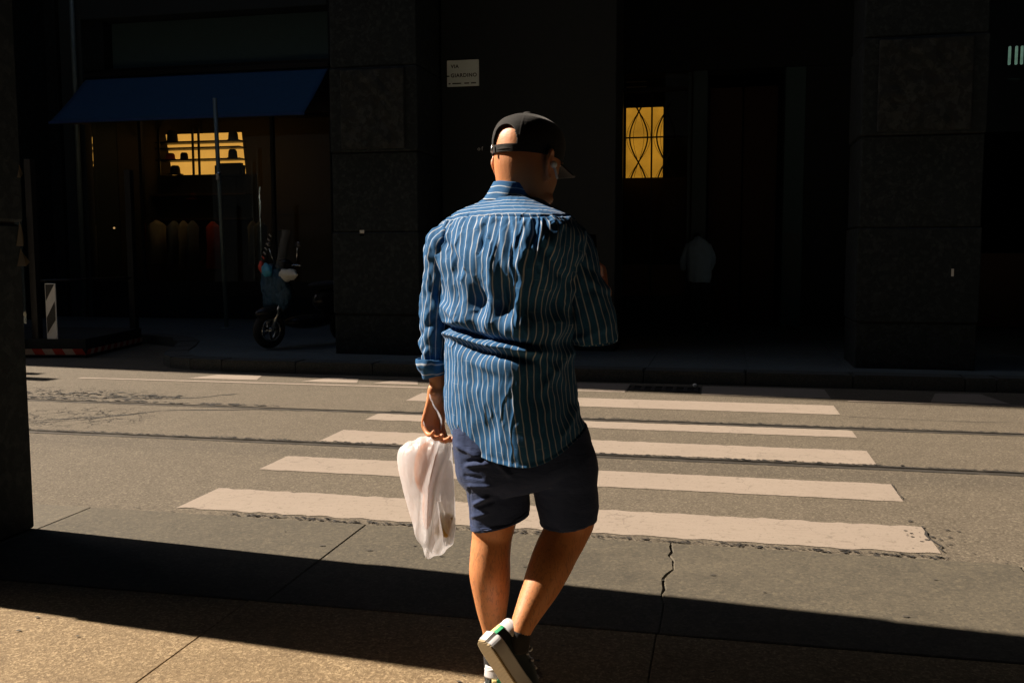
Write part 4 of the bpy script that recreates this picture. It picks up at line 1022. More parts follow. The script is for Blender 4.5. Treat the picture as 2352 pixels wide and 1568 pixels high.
me = remeshed('person', BODY, 0.0042, 5, 0.5)
man = obj('person', me, 'skin'); man.matrix_world = MW
tag(man, 'walking man seen from behind in blue pinstriped shirt, navy shorts and dark backless cap', 'person')

# ---- shirt torso: rings draped from neck to hem
#          yc    ys    xl    xr    b(depth)  dyc
TK = np.array([
 (1038, 1006, 1036, 1340, .165, .00),
 (1000,  985, 1028, 1338, .170, .00),
 ( 950,  945, 1021, 1330, .170, .00),
 ( 890,  888, 1019, 1321, .168, .00),
 ( 840,  840, 1020, 1318, .165, .00),
 ( 790,  792, 1022, 1314, .160, .00),
 ( 745,  748, 1026, 1314, .155, .00),
 ( 700,  706, 1022, 1316, .155, .00),
 ( 650,  658, 1014, 1322, .158, -.005),
 ( 600,  612, 1004, 1332, .160, -.008),
 ( 555,  572,  994, 1340, .155, -.005),
 ( 524,  540,  995, 1338, .145, .0),
 ( 502,  516, 1006, 1324, .132, .005),
 ( 490,  500, 1024, 1306, .120, .008),
 ( 479,  486, 1046, 1284, .108, .010),
 ( 470,  475, 1070, 1266, .096, .012),
 ( 462,  466, 1092, 1254, .086, .012),
 ( 455,  458, 1106, 1242, .078, .010)])
PHI = math.radians(43)
NU, NV = 620, 560
tt = np.linspace(0, 1, NV)
K = catmull(TK, tt)
ang = np.linspace(0, 2*PI, NU+1)[:-1]         # 0 = body's right side, counter-clockwise
YB = 497.0                                    # yoke seam row
P = np.zeros((NV, NU, 3)); uv = np.zeros((NV, NU+1, 2))
cphi, sphi = math.cos(PHI), math.sin(PHI)
c_, s_ = np.cos(ang), np.sin(ang)
angW = np.linspace(0, 2*PI, NU+1)
for j in range(NV):
    yc, ys, xl, xr, b, dyc = K[j]
    pl_, pr_ = L(xl, yc, dyc), L(xr, yc, dyc)
    hw = (pr_[0]-pl_[0])/2; cx = (pr_[0]+pl_[0])/2
    e = 0.64
    # solve a so that the yawed ellipse has projected half width hw
    a = math.sqrt(max(1e-4, (hw**2-(b*sphi)**2)))/cphi
    ex, ey = a*np.sign(c_)*np.abs(c_)**e, b*np.sign(s_)*np.abs(s_)**e
    # yaw so that the front faces away and to the right
    X = ex*cphi+ey*sphi; Y = -ex*sphi+ey*cphi
    X *= hw/np.abs(X).max()
    zc = L(1176, yc)[2]; zs = L(1176, ys)[2]
    f = np.clip(np.abs(X)/hw, 0, 1)**2.2
    Z = zc+(zs-zc)*f
    P[j] = np.stack([cx+X, dyc+Y, Z], -1)
P0 = P.copy()
# arc length UV (taken at chest height so stripes stay parallel), v = height
ref = P0[int(NV*0.35)]; seg = np.linalg.norm(np.diff(np.vstack([ref, ref[:1]]), axis=0), axis=1)
arc = np.concatenate([[0], np.cumsum(seg)]); arc *= round(arc[-1]/0.0203)*0.0203/arc[-1]
zrow = np.array([np.linalg.norm(P0[j, NU*3//4]-P0[max(j-1, 0), NU*3//4]) for j in range(NV)]); zrow = np.cumsum(zrow)
uv[:, :, 0] = arc[None, :]; uv[:, :, 1] = zrow[:, None]
# fold field
def pxof(Pt):      # back to measured pixel columns/rows (flat, for placing folds)
    x, y, z = Pt[..., 0], Pt[..., 1], Pt[..., 2]
    wx = HR.x*x+HF.x*(D0+y); wy = HR.y*x+HF.y*(D0+y); wz = z-H
    w = wx*CF.x+wy*CF.y+wz*CF.z
    return 1176+FPX*(wx*CR.x+wy*CR.y+wz*CR.z)/w, 784-FPX*(wx*CU.x+wy*CU.y+wz*CU.z)/w
U_, V_ = pxof(P0)
back = (np.sin(ang) < 0.25).astype(float)[None, :]*np.ones((NV, 1))
T1 = np.roll(P0, -1, 1)-np.roll(P0, 1, 1); T2 = np.gradient(P0, axis=0)
Nn = np.cross(T1, T2); Nn /= np.linalg.norm(Nn, axis=2)[..., None]+1e-9
g = lambda x, c, w: np.exp(-((x-c)/w)**2)
disp = np.zeros((NV, NU))
# waist: blouse over, sharp horizontal tuck running down to the right, roll beneath it
yr = 752+0.33*np.clip(U_-1030, 0, 75)+0.16*np.clip(U_-1105, 0, 120)
fade = 1/(1+np.exp((U_-1226)/9))
disp += fade*(0.020*g(V_, yr-38, 30)-0.020*g(V_, yr-3, 6.5)+0.017*g(V_, yr+13, 8)-0.014*g(V_, yr+31, 9)*(1/(1+np.exp((1062-U_)/14)))+0.004*g(V_, yr+60, 22))
disp += 0.010*g(V_, 742, 9)*g(U_, 1050, 20)-0.010*g(V_, 760, 6)*g(U_, 1045, 22)
disp += (1-fade)*(0.008*g(V_, 745, 30)-0.006*g(V_, 785, 16)+0.005*g(V_, 812, 14))
# shoulder blades and the hollows that go dark under them
disp += 0.012*g(U_, 1105, 52)*g(V_, 590, 55)+0.012*g(U_, 1240, 48)*g(V_, 585, 55)
disp += -0.013*g(U_, 1106, 18)*g(V_, 690, 40)-0.016*g(U_, 1160, 18)*g(V_, 695, 42)-0.010*g(U_, 1180, 26)*g(V_, 800, 10)
disp += 0.010*g(U_, 1075, 16)*g(V_, 650, 90)+0.012*g(U_, 1136, 12)*g(V_, 660, 80)+0.012*g(U_, 1195, 14)*g(V_, 650, 70)
disp += -0.014*g(U_-0.55*(V_-600), 1262, 16)*g(V_, 590, 48)
disp += -0.008*g(U_, 1222, 22)*g(V_, 900, 50)+0.007*g(U_, 1080, 40)*g(V_, 900, 70)-0.007*g(U_, 1120, 26)*g(V_, 985, 26)
# centre box pleat under the yoke
pc = 1240-0.13*(V_-497); pm = np.clip((V_-498)/6, 0, 1)*np.clip((735-V_)/120, 0, 1)
disp += pm*(-0.006*g(U_, pc, 2.0)+0.004*g(U_, pc+5, 4)-0.0035*g(U_, pc-12, 6)+0.004*g(U_, pc-24, 9))
# gathers fanning from the yoke seam, tension folds from the armpits
for k, (x0, sl, w, A) in enumerate(((1040, .10, 6, .004), (1072, .06, 6, .004), (1098, -.10, 5, .006), (1118, -.12, 5, .005), (1143, .10, 5, .006), (1168, .14, 5, .006), (1192, .05, 5, .005), (1212, -.05, 5, .003), (1262, -.10, 7, .003))):
    m = np.clip((V_-497)/10, 0, 1)*np.clip((650-V_)/110, 0, 1)*(V_ > 497)
    disp += -A*0.7*m*g(U_, x0+sl*(V_-497), w*1.3)+A*0.4*m*g(U_, x0+sl*(V_-497)+w*2.1, w*1.4)
for (x0, y0, x1, y1, w, A) in ((1000, 560, 1060, 720, 8, .010), (1012, 540, 1085, 640, 7, -.008), (1330, 560, 1290, 680, 9, .010), (1330, 590, 1262, 720, 9, -.008), (1315, 640, 1270, 780, 10, .009), (1022, 690, 1075, 745, 6, .008),
                               (1290, 510, 1262, 570, 9, .006), (1304, 512, 1284, 600, 9, -.005), (1210, 790, 1300, 880, 10, .006), (1315, 800, 1240, 900, 10, .006), (1030, 800, 1150, 860, 9, .003), (1325, 930, 1290, 1010, 8, .006)):
    dx_, dy_ = x1-x0, y1-y0; Ls = math.hypot(dx_, dy_); s = ((U_-x0)*dx_+(V_-y0)*dy_)/Ls; d = ((U_-x0)*-dy_+(V_-y0)*dx_)/Ls
    disp += A*np.exp(-(d/w)**2)*np.clip(s/Ls*6, 0, 1)*np.clip((1.15-s/Ls)*4, 0, 1)*(s > 0)
pts = P0.reshape(-1, 3)
n1 = nz(pts[::1], (16, 16, 4.5), 2.0, 3).reshape(NV, NU)
n2 = nz(pts[::1], (9, 9, 9), 7.0, 2).reshape(NV, NU)
yk = 1/(1+np.exp((V_-497)/4))
n3 = nz(pts, (20, 20, 7), 31.0, 2).reshape(NV, NU)
rid = lambda n: np.clip(1-3.2*np.abs(n), 0, 1)**1.6
low = 1-0.52/(1+np.exp((812-V_)/12))
disp += (1-0.8*yk)*low*(0.0042*n1+0.005*n2+0.0042*rid(n1)+0.0016*rid(n3))
disp += -0.0035*g(V_, 497, 2.2)*back+0.0025*yk*np.clip((V_-470)/20, 0, 1)
# hem flare & roll
disp += 0.004*g(np.arange(NV)[:, None]*np.ones((1, NU)), 0, 6)
P = P0+Nn*disp[..., None]
wobx = nz(pts, (7, 7, 16), 21.0, 2).reshape(NV, NU)*0.004*(1-yk)
P[..., 0] += wobx
# hem: rises at the sides
hemf = np.clip(1-np.arange(NV)/60, 0, 1)[:, None]
sidew = np.clip((U_-1194)/150, 0, 1)**1.5*0.045+np.clip((1120-U_)/90, 0, 1)**1.5*0.018
P[..., 2] += hemf*sidew
me = grid_mesh('shirt', P, True, uv)
me.materials.append(MAT['shirt_vertical']); me.materials.append(MAT['shirt_across'])
rowY = V_[:, NU*3//4]
mi = np.repeat((rowY[:-1] < YB).astype(np.int32), NU); me.polygons.foreach_set('material_index', mi)
shirt = obj('shirt', me, None, man)
sol = shirt.modifiers.new('s', 'SOLIDIFY'); sol.thickness = 0.0015; sol.offset = -1
def sleeve(name, path, radii, nu=200, sub=46, up=(0, 1, 0), seed=0, folds=(), amp=0.006, period_fix=True, rot=0.0):
    path = np.asarray(path, float); R = np.asarray([(r, r) if not hasattr(r, '__len__') else r for r in radii], float)
    nv = (len(path)-1)*sub+1; t = np.linspace(0, 1, nv); Pc = catmull(path, t); Rr = catmull(R, t)
    T = np.gradient(Pc, axis=0); T /= np.linalg.norm(T, axis=1)[:, None]
    A = np.cross(T, np.asarray(up, float)); A /= np.linalg.norm(A, axis=1)[:, None]; B = np.cross(A, T)
    a = np.linspace(0, 2*PI, nu, endpoint=False)
    P = Pc[:, None, :]+np.cos(a)[None, :, None]*Rr[:, None, 0:1]*A[:, None, :]+np.sin(a)[None, :, None]*Rr[:, None, 1:2]*B[:, None, :]
    N = np.cos(a)[None, :, None]*A[:, None, :]+np.sin(a)[None, :, None]*B[:, None, :]
    pts = P.reshape(-1, 3)
    ds = nz(pts, (13, 13, 9), seed, 3).reshape(nv, nu)*amp+nz(pts, (26, 26, 7), seed+5, 2).reshape(nv, nu)*amp*0.4
    for (tc, a0, sl, w, A_) in folds:       # diagonal wraps round the sleeve
        tcen = tc+sl*np.cos(a-a0)[None, :]; ds += A_*np.exp(-((t[:, None]-tcen)/w)**2)*(0.55+0.45*np.cos(a-a0)[None, :])
    P = P+N*ds[..., None]
    circ = 2*PI*R[:, 0].mean(); n_st = round(circ/0.0203)
    uv = np.zeros((nv, nu+1, 2)); uv[..., 0] = (np.linspace(0, 1, nu+1)*n_st*0.0203)[None, :]+rot
    ll = np.concatenate([[0], np.cumsum(np.linalg.norm(np.diff(Pc, axis=0), axis=1))]); uv[..., 1] = ll[:, None]
    me = grid_mesh(name, P, True, uv); me.materials.append(MAT['shirt_vertical'])
    o = obj(name, me, None, shirt); s = o.modifiers.new('s', 'SOLIDIFY'); s.thickness = 0.0015; s.offset = -1
    return o
sleeve('sleeve', [L(1052, 545, 0.045), L(1028, 562, 0.065), L(1014, 620, 0.088), L(1006, 690, 0.104), L(1001, 760, 0.110), L(1000, 815, 0.112), L(1003, 842, 0.113)],
       [(.052, .058), (.060, .068), (.055, .064), (.052, .058), (.050, .056), (.042, .050), (.038, .048)], seed=3, amp=0.010,
       folds=((.42, 0, .10, .03, -.010), (.50, 0, .12, .03, .009), (.60, 3, .10, .03, -.010), (.70, 1, -.10, .03, .010), (.80, 2, .08, .025, -.010), (.90, 4, .06, .03, .012), (.30, 2, -.1, .04, .008)))
sleeve('sleeve', [L(1290, 540, -0.03), L(1312, 562, -0.045), L(1330, 620, -0.05), L(1347, 680, -0.05), L(1362, 735, -0.045), L(1368, 778, -0.04), L(1369, 786, -0.04)],
       [(.050, .060), (.060, .072), (.060, .074), (.064, .074), (.068, .074), (.068, .072), (.063, .068)], seed=9, amp=0.006,
       folds=((.30, 0, .10, .03, -.006), (.38, 0, .12, .03, .006), (.74, 3, .05, .03, .006)))
# rolled cuff on the left sleeve
me = tube_pts([L(999, 822, .112), L(1000, 836, .112), L(1003, 852, .113), L(1005, 859, .113)], [(.0545, .058), (.052, .056), (.044, .050), (.040, .046)], 120, 10, cap=False)
me += (nz(me.reshape(-1, 3), (22, 22, 22), 4, 2)*0.005).reshape(me.shape[:2])[..., None]
uvc = np.zeros((me.shape[0], 121, 2)); uvc[..., 0] = np.linspace(0, 1, 121)[None, :]*0.33; uvc[..., 1] = np.linspace(0, .04, me.shape[0])[:, None]
cf = obj('cuff', grid_mesh('cuff', me, True, uvc), 'shirt_across', shirt); s = cf.modifiers.new('s', 'SOLIDIFY'); s.thickness = 0.006; s.offset = -1
# collar: stand and turned-down leaf
nvc, nuc = 26, 160
Pc = np.zeros((nvc, nuc, 3)); uvc = np.zeros((nvc, nuc+1, 2))
for j in range(nvc):
    f = j/(nvc-1)
    yc = 462-(462-419)*f; xl = 1107+(1135-1107)*f**0.8; xr = 1247+(1243-1247)*f
    cxp, hw = (L(xl, yc)[0]+L(xr, yc)[0])/2, (L(xr, yc)[0]-L(xl, yc)[0])/2
    aa = np.linspace(0, 2*PI, nuc, endpoint=False)
    X = hw*np.cos(aa); Y = (0.081-0.002*f)*np.sin(aa)
    Z = L(1176, yc)[2]+0.0+0.006*np.cos(aa-2.6)*1.0-0.030*np.clip((X+0.0)/hw, 0, 1)**1.8+0.0*f
    Pc[j] = np.stack([cxp+X, Y+0.012, Z], -1)
    uvc[j, :, 0] = np.linspace(0, .5, nuc+1); uvc[j, :, 1] = f*0.050+0.006
Pc += (nz(Pc.reshape(-1, 3), (12, 12, 12), 8, 2)*0.004).reshape(nvc, nuc)[..., None]
co = obj('collar', grid_mesh('collar', Pc, True, uvc), 'shirt_across', shirt); s = co.modifiers.new('s', 'SOLIDIFY'); s.thickness = 0.004; s.offset = -1

# ---- shorts
bm = bmesh.new()
add_grid(bm, tube_pts([L(1186, 940, .0), L(1190, 990, 0), L(1200, 1035, 0), L(1208, 1080, 0), L(1215, 1112, 0)], [(.185, .135), (.205, .145), (.212, .150), (.208, .148), (.165, .12)], 40, 6, cap=False), True, True)
QL = tube_pts([L(1125, 1010, 0), L(1135, 1070, 0), L(1143, 1120, 0.0), L(1147, 1160, .004), L(1148, 1194, .006)], [(.108, .120), (.106, .115), (.094, .105), (.0925, .100), (.091, .097)], 36, 6, cap=False)
QR = tube_pts([L(1266, 1010, 0), L(1290, 1070, 0), L(1299, 1120, 0.005), L(1305, 1165, .01), L(1307, 1194, .014)], [(.106, .125), (.112, .120), (.099, .108), (.0945, .100), (.086, .092)], 36, 6, cap=False)
def hem_tilt(Q, c, k, ztop, zbot):
    w = np.clip((ztop-Q[..., 2])/(ztop-zbot), 0, 1); Q[..., 2] += w*k*(Q[..., 0]-c); return Q
zt_, zb_ = L(1150, 1090)[2], L(1150, 1180)[2]
hem_tilt(QL, L(1147, 1190)[0], 0.27, zt_, zb_); hem_tilt(QR, L(1305, 1190)[0], 0.06, zt_, zb_)
add_grid(bm, QL, True, True); add_grid(bm, QR, True, True)
me = remeshed('shorts', bm, 0.0045, 3, 0.5)
V = verts_np(me); N = normals_np(me)
U2, V2 = pxof(V)
ds = nz(V, (11, 11, 11), 3, 3)*0.003+nz(V, (5, 5, 5), 9, 2)*0.004
for (x0, y0, x1, y1, w, A) in ((1062, 1070, 1125, 1065, 4.5, .007), (1064, 1062, 1120, 1050, 4, -.006), (1068, 1115, 1130, 1118, 4, .006), (1085, 1160, 1128, 1138, 4, .009), (1090, 1168, 1135, 1150, 4, -.007), (1078, 1188, 1120, 1178, 4, .005), (1040, 1020, 1100, 1050, 5, .007), (1180, 1100, 1140, 1060, 6, .006), (1060, 1092, 1110, 1100, 4, -.004)):
    dx_, dy_ = x1-x0, y1-y0; Ls = math.hypot(dx_, dy_); s = ((U2-x0)*dx_+(V2-y0)*dy_)/Ls; d = ((U2-x0)*-dy_+(V2-y0)*dx_)/Ls
    ds += A*np.exp(-(d/w)**2)*np.clip(s/Ls*5, 0, 1)*np.clip((1.1-s/Ls)*4, 0, 1)*(N[:, 1] < 0.3)
ds += -0.003*np.exp(-((U2-1082-0.05*(V2-1190))/1.5)**2)*(V2 > 1120)*(N[:, 1] < 0.5)
V += N*ds[:, None]; me.vertices.foreach_set('co', V.reshape(-1)); me.update()
shorts = obj('shorts', me, 'shorts_navy', man)
for (pth, rad) in ((([L(1148, 1180, .005), L(1148, 1189, .006), L(1148, 1196, .006)]), [(.0925, .0985), (.0920, .098), (.0915, .0975)]), (([L(1306, 1182, .012), L(1307, 1190, .014), L(1307, 1196, .014)]), [(.089, .095), (.088, .094), (.0865, .0925)])):
    # turned hem, tilted like the opening
    Q = tube_pts(pth, rad, 72, 6, cap=False); hem_tilt(Q, pth[1][0], 0.27 if pth[0][0] < 0.05 else 0.06, 9, 8.9)
    o = obj('hem', grid_mesh('hem', Q, True), 'shorts_navy', shorts); s = o.modifiers.new('s', 'SOLIDIFY'); s.thickness = 0.004; s.offset = 1

# ---- cap
def cap_surface():
    n_a, n_r = 220, 110; P = np.zeros((n_r, n_a, 3)); keep = np.ones((n_r-1, n_a), bool); sa = np.linspace(0, 2*PI, n_a, endpoint=False)
    zt = np.concatenate([np.linspace(.010, .10, 80), .10+(.128-.10)*np.sin(np.linspace(0, PI/2, 31)[1:])])
    for j, z in enumerate(zt):
        zz = min(z, .1215)
        x, y, a = head_ring(zz, 0.0, n_a)
        f = (z-.010)/.118
        off = 0.0045+0.004*math.sin(min(1, f*1.2)*PI)
        r = np.hypot(x, y)+1e-6; k = (r+off*(1 if z < .118 else max(0, (.128-z)/.010)))/r
        seam = 0.0012*np.exp(-(((a*6/(2*PI)) % 1-0.5)/0.02)**2)
        zlow = -0.008*(np.cos(a) < 0)*(-np.cos(a))*(1-f)*(j < 40)
        for i in range(n_a): P[j, i] = hp(x[i]*(k[i]+seam[i]*8), y[i]*(k[i]+seam[i]*8), z+zlow[i]+0.004*math.sin(f*PI))
    for j in range(n_r-1):
        z = zt[j]
        for i in range(n_a):
            da = (sa[i]-PI+PI) % (2*PI)-PI
            if z > .026 and ((da/0.45)**2+(max(0, z-.026)/.045)**2) < 1: keep[j, i] = False
            if z > .026 and z < .030 and abs(da) < .45: keep[j, i] = False
    return P, keep
CP, keep = cap_surface()
bm = bmesh.new(); V_b = [[bm.verts.new(tuple(CP[j, i])) for i in range(CP.shape[1])] for j in range(CP.shape[0])]
for j in range(CP.shape[0]-1):
    for i in range(CP.shape[1]):
        if keep[j, i]:
            k = (i+1) % CP.shape[1]; bm.faces.new((V_b[j][i], V_b[j][k], V_b[j+1][k], V_b[j+1][i]))
bm.faces.new(V_b[-1]); bmesh.ops.delete(bm, geom=[v for v in bm.verts if not v.link_faces], context='VERTS')
me = bm_mesh(bm, 'cap'); me.shade_smooth()
cap = obj('cap', me, 'cap_cloth', man); s = cap.modifiers.new('s', 'SOLIDIFY'); s.thickness = 0.003; s.offset = 1
# visor
Pv = np.zeros((16, 40, 3))
for j in range(16):
    for i in range(40):
        a = -1.05+2.1*i/39; f = j/15
        x0, y0 = .086*math.sin(a), .100*math.cos(a)
        Pv[j, i] = hp(x0*(1+0.10*f), y0+f*.072*math.cos(a*1.05)**0.5 if abs(a) < 1.4 else y0, .016-0.020*f-0.018*(abs(math.sin(a))**2))
o = obj('visor', grid_mesh('visor', Pv), 'cap_cloth', cap); s = o.modifiers.new('s', 'SOLIDIFY'); s.thickness = 0.004
# strap with buckle
a = np.linspace(-0.62, 0.62, 20)
Ps = np.zeros((5, 20, 3))
for j in range(5):
    for i in range(20): Ps[j, i] = hp(math.sin(a[i])*.088, -math.cos(a[i])*.108, .008+.0026*j)
o = obj('strap', grid_mesh('strap', Ps), 'hat_black', cap); s = o.modifiers.new('s', 'SOLIDIFY'); s.thickness = 0.003
p = hp(-.018, -.121, .012); q = hp(-.010, -.122, .012)
cyl('buckle', tuple(hp(-.038, -.106, .002)), tuple(hp(-.036, -.107, .022)), .003, 'chrome', cap, 8)
# earbud in the right ear
e1, e2 = hp(.092, -.006, -.014), hp(.100, .004, -.048)
bm = bmesh.new(); ellipsoid(bm, Vector(e1), (.011, .010, .011), 12); add_grid(bm, tube_pts([e1, (e1+e2)/2+np.array([.001, 0, 0]), e2], [.0045, .0038, .0034], 10, 3), True, True)
eb = obj('earbud', bm_mesh(bm), 'earbud', None, smooth=True); eb.matrix_world = MW; tag(eb, 'white wireless earbud in the walking man\'s right ear', 'earbud')
# phone held in front in the right hand
ph = box('phone', (-.036, -.004, -.075), (.036, .004, .075), 'phone', None, .003)
pp = Vector(RW+np.array([-.045, .10, .07])); ph.matrix_world = MW @ Matrix.Translation(pp) @ Matrix.Rotation(-0.6, 4, 'X'); tag(ph, 'dark phone held up in front of the walking man', 'phone')

# ---- shoes
def shoe(name_label, heel, fwd, upv, ground=False, lab=None):
    f = Vector(fwd).normalized(); u = Vector(upv); u = (u-f*u.dot(f)).normalized(); r = f.cross(u)
    M = Matrix((r, f, u)).transposed().to_4x4(); M.translation = Vector(heel); M = M @ Matrix.Scale(1.08, 4)
    root = None
    Ln = 0.305
    ys = np.array([-.004, .006, .03, .07, .12, .17, .215, .255, .285, .300, .306])
    wl = np.array([.012, .028, .036, .037, .036, .042, .049, .047, .036, .020, .006])
    cxs = np.array([0, 0, 0, 0, .002, .004, .003, -.002, -.008, -.012, -.014])
    def outline(off, n=70):
        s = np.linspace(0, 1, n//2); yy = np.interp(s, np.linspace(0, 1, len(ys)), ys); w = catmull(np.stack([ys, wl, cxs], 1), s)
        right = [(c+ww+off, y) for y, ww, c in w]; left = [(c-ww-off, y) for y, ww, c in w[::-1]]
        right[0] = (right[0][0], right[0][1]-off); left[-1] = (left[-1][0], left[-1][1]-off)
        return right+left
    def slab_mesh(levels):
        Q = np.array([[(x, y, z+(0.018*max(0, (y-.22)/.08)**2)) for x, y in outline(off)] for z, off in levels])
        b = bmesh.new(); add_grid(b, Q, True, True); m = bm_mesh(b); return m
    sole = obj('midsole', slab_mesh([(.006, .0), (.008, .005), (.038, .006), (.042, .003), (.042, -.004)]), 'shoe_white')
    out_ = obj('outsole', slab_mesh([(0, .0), (0.001, .004), (.0058, .0045)]), 'outsole')
    # upper
    b = bmesh.new(); rings = []
    top = lambda y: np.interp(y, [0, .03, .06, .10, .14, .18, .22, .26, .30], [.098, .092, .084, .092, .096, .080, .064, .052, .036])
    for y in np.concatenate([np.linspace(-.002, .03, 8), np.linspace(.04, .30, 22)]):
        s = np.interp(y, ys, np.linspace(0, 1, len(ys))); _, w, c = catmull(np.stack([ys, wl, cxs], 1), [s])[0]
        h = top(y)-.020; n = 20; ring = []
        for a in np.linspace(0, PI, n):
            ww = w*(1.0-0.30*math.sin(a)**2); ring.append((c+math.cos(a)*ww, y+(0.004*math.sin(a) if y < .02 else 0), .020+h*math.sin(a)**0.75))
        rings.append(ring)
    add_grid(b, np.array(rings), False, False)
    b.faces.new([v for v in b.verts[:20]]); 
    up_ = bm_mesh(b); up_.shade_smooth(); upper = obj('upper', up_, 'shoe_black')
    # heel tab, stripe, trims
    def band(name, y0, y1, z0, z1, mat, off=.002):
        Q = []
        for z in np.linspace(z0, z1, 8):
            row = []
            for a in np.linspace(-PI/2*1.0, PI/2*1.0, 24):
                rr_ = .030+.006*(1-(z-.03)/.07)+off
                row.append((math.sin(a)*rr_, y0+.026-math.cos(a)*(.030+off)+(0.006*(z-.03)/.06), z+.0*abs(a)))
            Q.append(row)
        return np.array(Q)
    tabQ = band('heel_tab', 0, 0, .070, .104, 'w', .004); tab = obj('heel_tab', grid_mesh('heel_tab', tabQ), 'shoe_white'); tab.modifiers.new('s', 'SOLIDIFY').thickness = .004
    parts = [sole, out_, upper, tab]
    for (a0, a1, mt, nm) in ((-.10, .28, 'shoe_yellow', 'heel_stripe'), (.28, .62, 'shoe_green', 'heel_stripe')):
        Q = np.array([[(math.sin(a)*(.038), .026-math.cos(a)*.036+.005*(z-.03)/.06, z) for a in np.linspace(a0, a1, 8)] for z in np.linspace(.034, .071, 6)])
        o = obj(nm, grid_mesh(nm, Q), mt); o.modifiers.new('s', 'SOLIDIFY').thickness = .001; parts.append(o)
    colr = [(math.sin(a)*.036, .045-math.cos(a)*.045, .098-.014*math.cos(a*1.0+PI)*0-.012*abs(math.sin(a))) for a in np.linspace(-2.2, 2.2, 25)]
    o = obj('collar_trim', tube_mesh('collar_trim', colr, [.0032]*25, 8, 2), 'shoe_white', smooth=True); parts.append(o)
    for k in range(5):
        y = .105+.024*k; z = top(y)
        for s in (-1, 1):
            bb = bmesh.new(); ellipsoid(bb, (s*.020, y, z-.006), (.006, .004, .004), 10); parts.append(obj('lace', bm_mesh(bb), 'shoe_white'))
        parts.append(obj('lace', tube_mesh('lace', [(-.019, y, z-.004), (0, y+.003, z+.002), (.019, y, z-.004)], [.003]*3, 6, 3), 'shoe_white'))
    for s in (-1, 1):
        pts = [(0, .10, .098), (s*.016, .098, .110), (s*.030, .100, .100), (s*.016, .106, .098), (0, .10, .098)]
        parts.append(obj('lace', tube_mesh('lace', pts, [.0028]*5, 6, 3), 'shoe_white'))
    sh_ = upper
    sh_.name = 'shoe'; sh_.parent = man; sh_.matrix_local = M
    if lab: sh_['label'] = lab
    for p_ in parts:
        if p_ is not upper: p_.parent = sh_
    return sh_
rh = Vector(L(1108, 1478, -.20)); 
shoe('right', rh, (.50, .10, -.86), (.70, .58, .40), lab='raised black shoe with a green and yellow heel stripe')
lhx = L(1136, 1560, .0)[0]
shoe('left', (lhx-.002, -.035, .030), (.25, .96, -.06), (0, .05, 1), lab='planted black shoe with a white heel')
# short black socks
o = obj('sock', tube_mesh('sock', [L(1194, 1448, -.145), L(1190, 1462, -.148), L(1186, 1486, -.146)], [(.0345, .040), (.036, .042), (.038, .044)], 24, 4, cap=False), 'sock', man, smooth=True)
o = obj('sock', tube_mesh('sock', [L(1137, 1500, .02), L(1139, 1530, .025), L(1141, 1560, .03)], [(.037, .044), (.037, .044), (.038, .046)], 24, 4, cap=False), 'sock', man, smooth=True)

# ------------------------------------------------------------------ the bag
bagk = np.array([   # py, xl, xr, depth radius
 (985, 1000, 1014, .012), (996, 986, 1022, .020), (1008, 958, 1028, .030), (1020, 925, 1032, .042), (1036, 914, 1037, .055), (1062, 913, 1040, .062), (1105, 921, 1042, .062),
 (1150, 932, 1044, .058), (1195, 946, 1046, .052), (1230, 958, 1043, .044), (1252, 967, 1038, .036), (1268, 974, 1022, .026), (1279, 980, 998, .010)])
nvb, nub = 240, 260; Kb = catmull(bagk, np.linspace(0, 1, nvb)); Pb = np.zeros((nvb, nub, 3)); aa = np.linspace(0, 2*PI, nub, endpoint=False)
for j in range(nvb):
    y_, xl, xr, dr = Kb[j]; f = j/(nvb-1); a0, a1 = L(xl, y_, .125)[0], L(xr, y_, .125)[0]; hw = max(.002, (a1-a0)/2); dr = max(.003, dr)
    fold = 1+0.05*np.sin(aa*3+1+f*1.5)*math.sin(f*PI)+0.02*np.sin(aa*7+2+f*3)
    Pb[j] = np.stack([(a0+a1)/2+hw*np.cos(aa), dr*np.sin(aa)*fold+0.125, np.full(nub, L(1000, y_, .125)[2])], -1)
T1 = np.roll(Pb, -1, 1)-np.roll(Pb, 1, 1); T2 = np.gradient(Pb, axis=0); Nb = np.cross(T2, T1); Nb /= np.linalg.norm(Nb, axis=2)[..., None]+1e-9
Ub, Vb = pxof(Pb)
db = np.zeros((nvb, nub)); fr_ = (Nb[..., 1] < 0)
# long central crease from the handles down
xc_ = 1018-0.42*(Vb-1000)*np.clip((1110-Vb)/110, 0, 1)-10*(Vb > 1110)*0
xc_ = np.where(Vb < 1120, 1020-0.30*(Vb-1000), 984-0.06*(Vb-1120))
db += fr_*(-0.020*g(Ub, xc_, 6)+0.012*g(Ub, xc_+16, 9)+0.008*g(Ub, xc_-16, 9))*np.clip((Vb-995)/25, 0, 1)*np.clip((1275-Vb)/60, 0, 1)
db += fr_*(-0.012*g(Ub-0.22*(Vb-1180), 1012, 4)*(Vb > 1150))+nz(Pb.reshape(-1, 3), (16, 16, 5), 4, 3).reshape(nvb, nub)*0.0025+nz(Pb.reshape(-1, 3), (40, 40, 16), 6, 3).reshape(nvb, nub)*0.0009
db += 0.0025*np.sin(Ub*0.22+3*np.sin(Vb*.02))*np.clip((1045-Vb)/45, 0, 1)
db += 0.003*np.sin(Ub*0.20)*np.clip((Vb-1200)/50, 0, 1)
Pb += Nb*db[..., None]*np.clip(np.linspace(0, 1, nvb)*12, 0, 1)[:, None, None]
bag = obj('plastic_bag', grid_mesh('plastic_bag', Pb, True), 'bag', None); bag.matrix_world = MW
tag(bag, 'thin white plastic carrier bag hanging full from the man\'s left hand', 'bag')
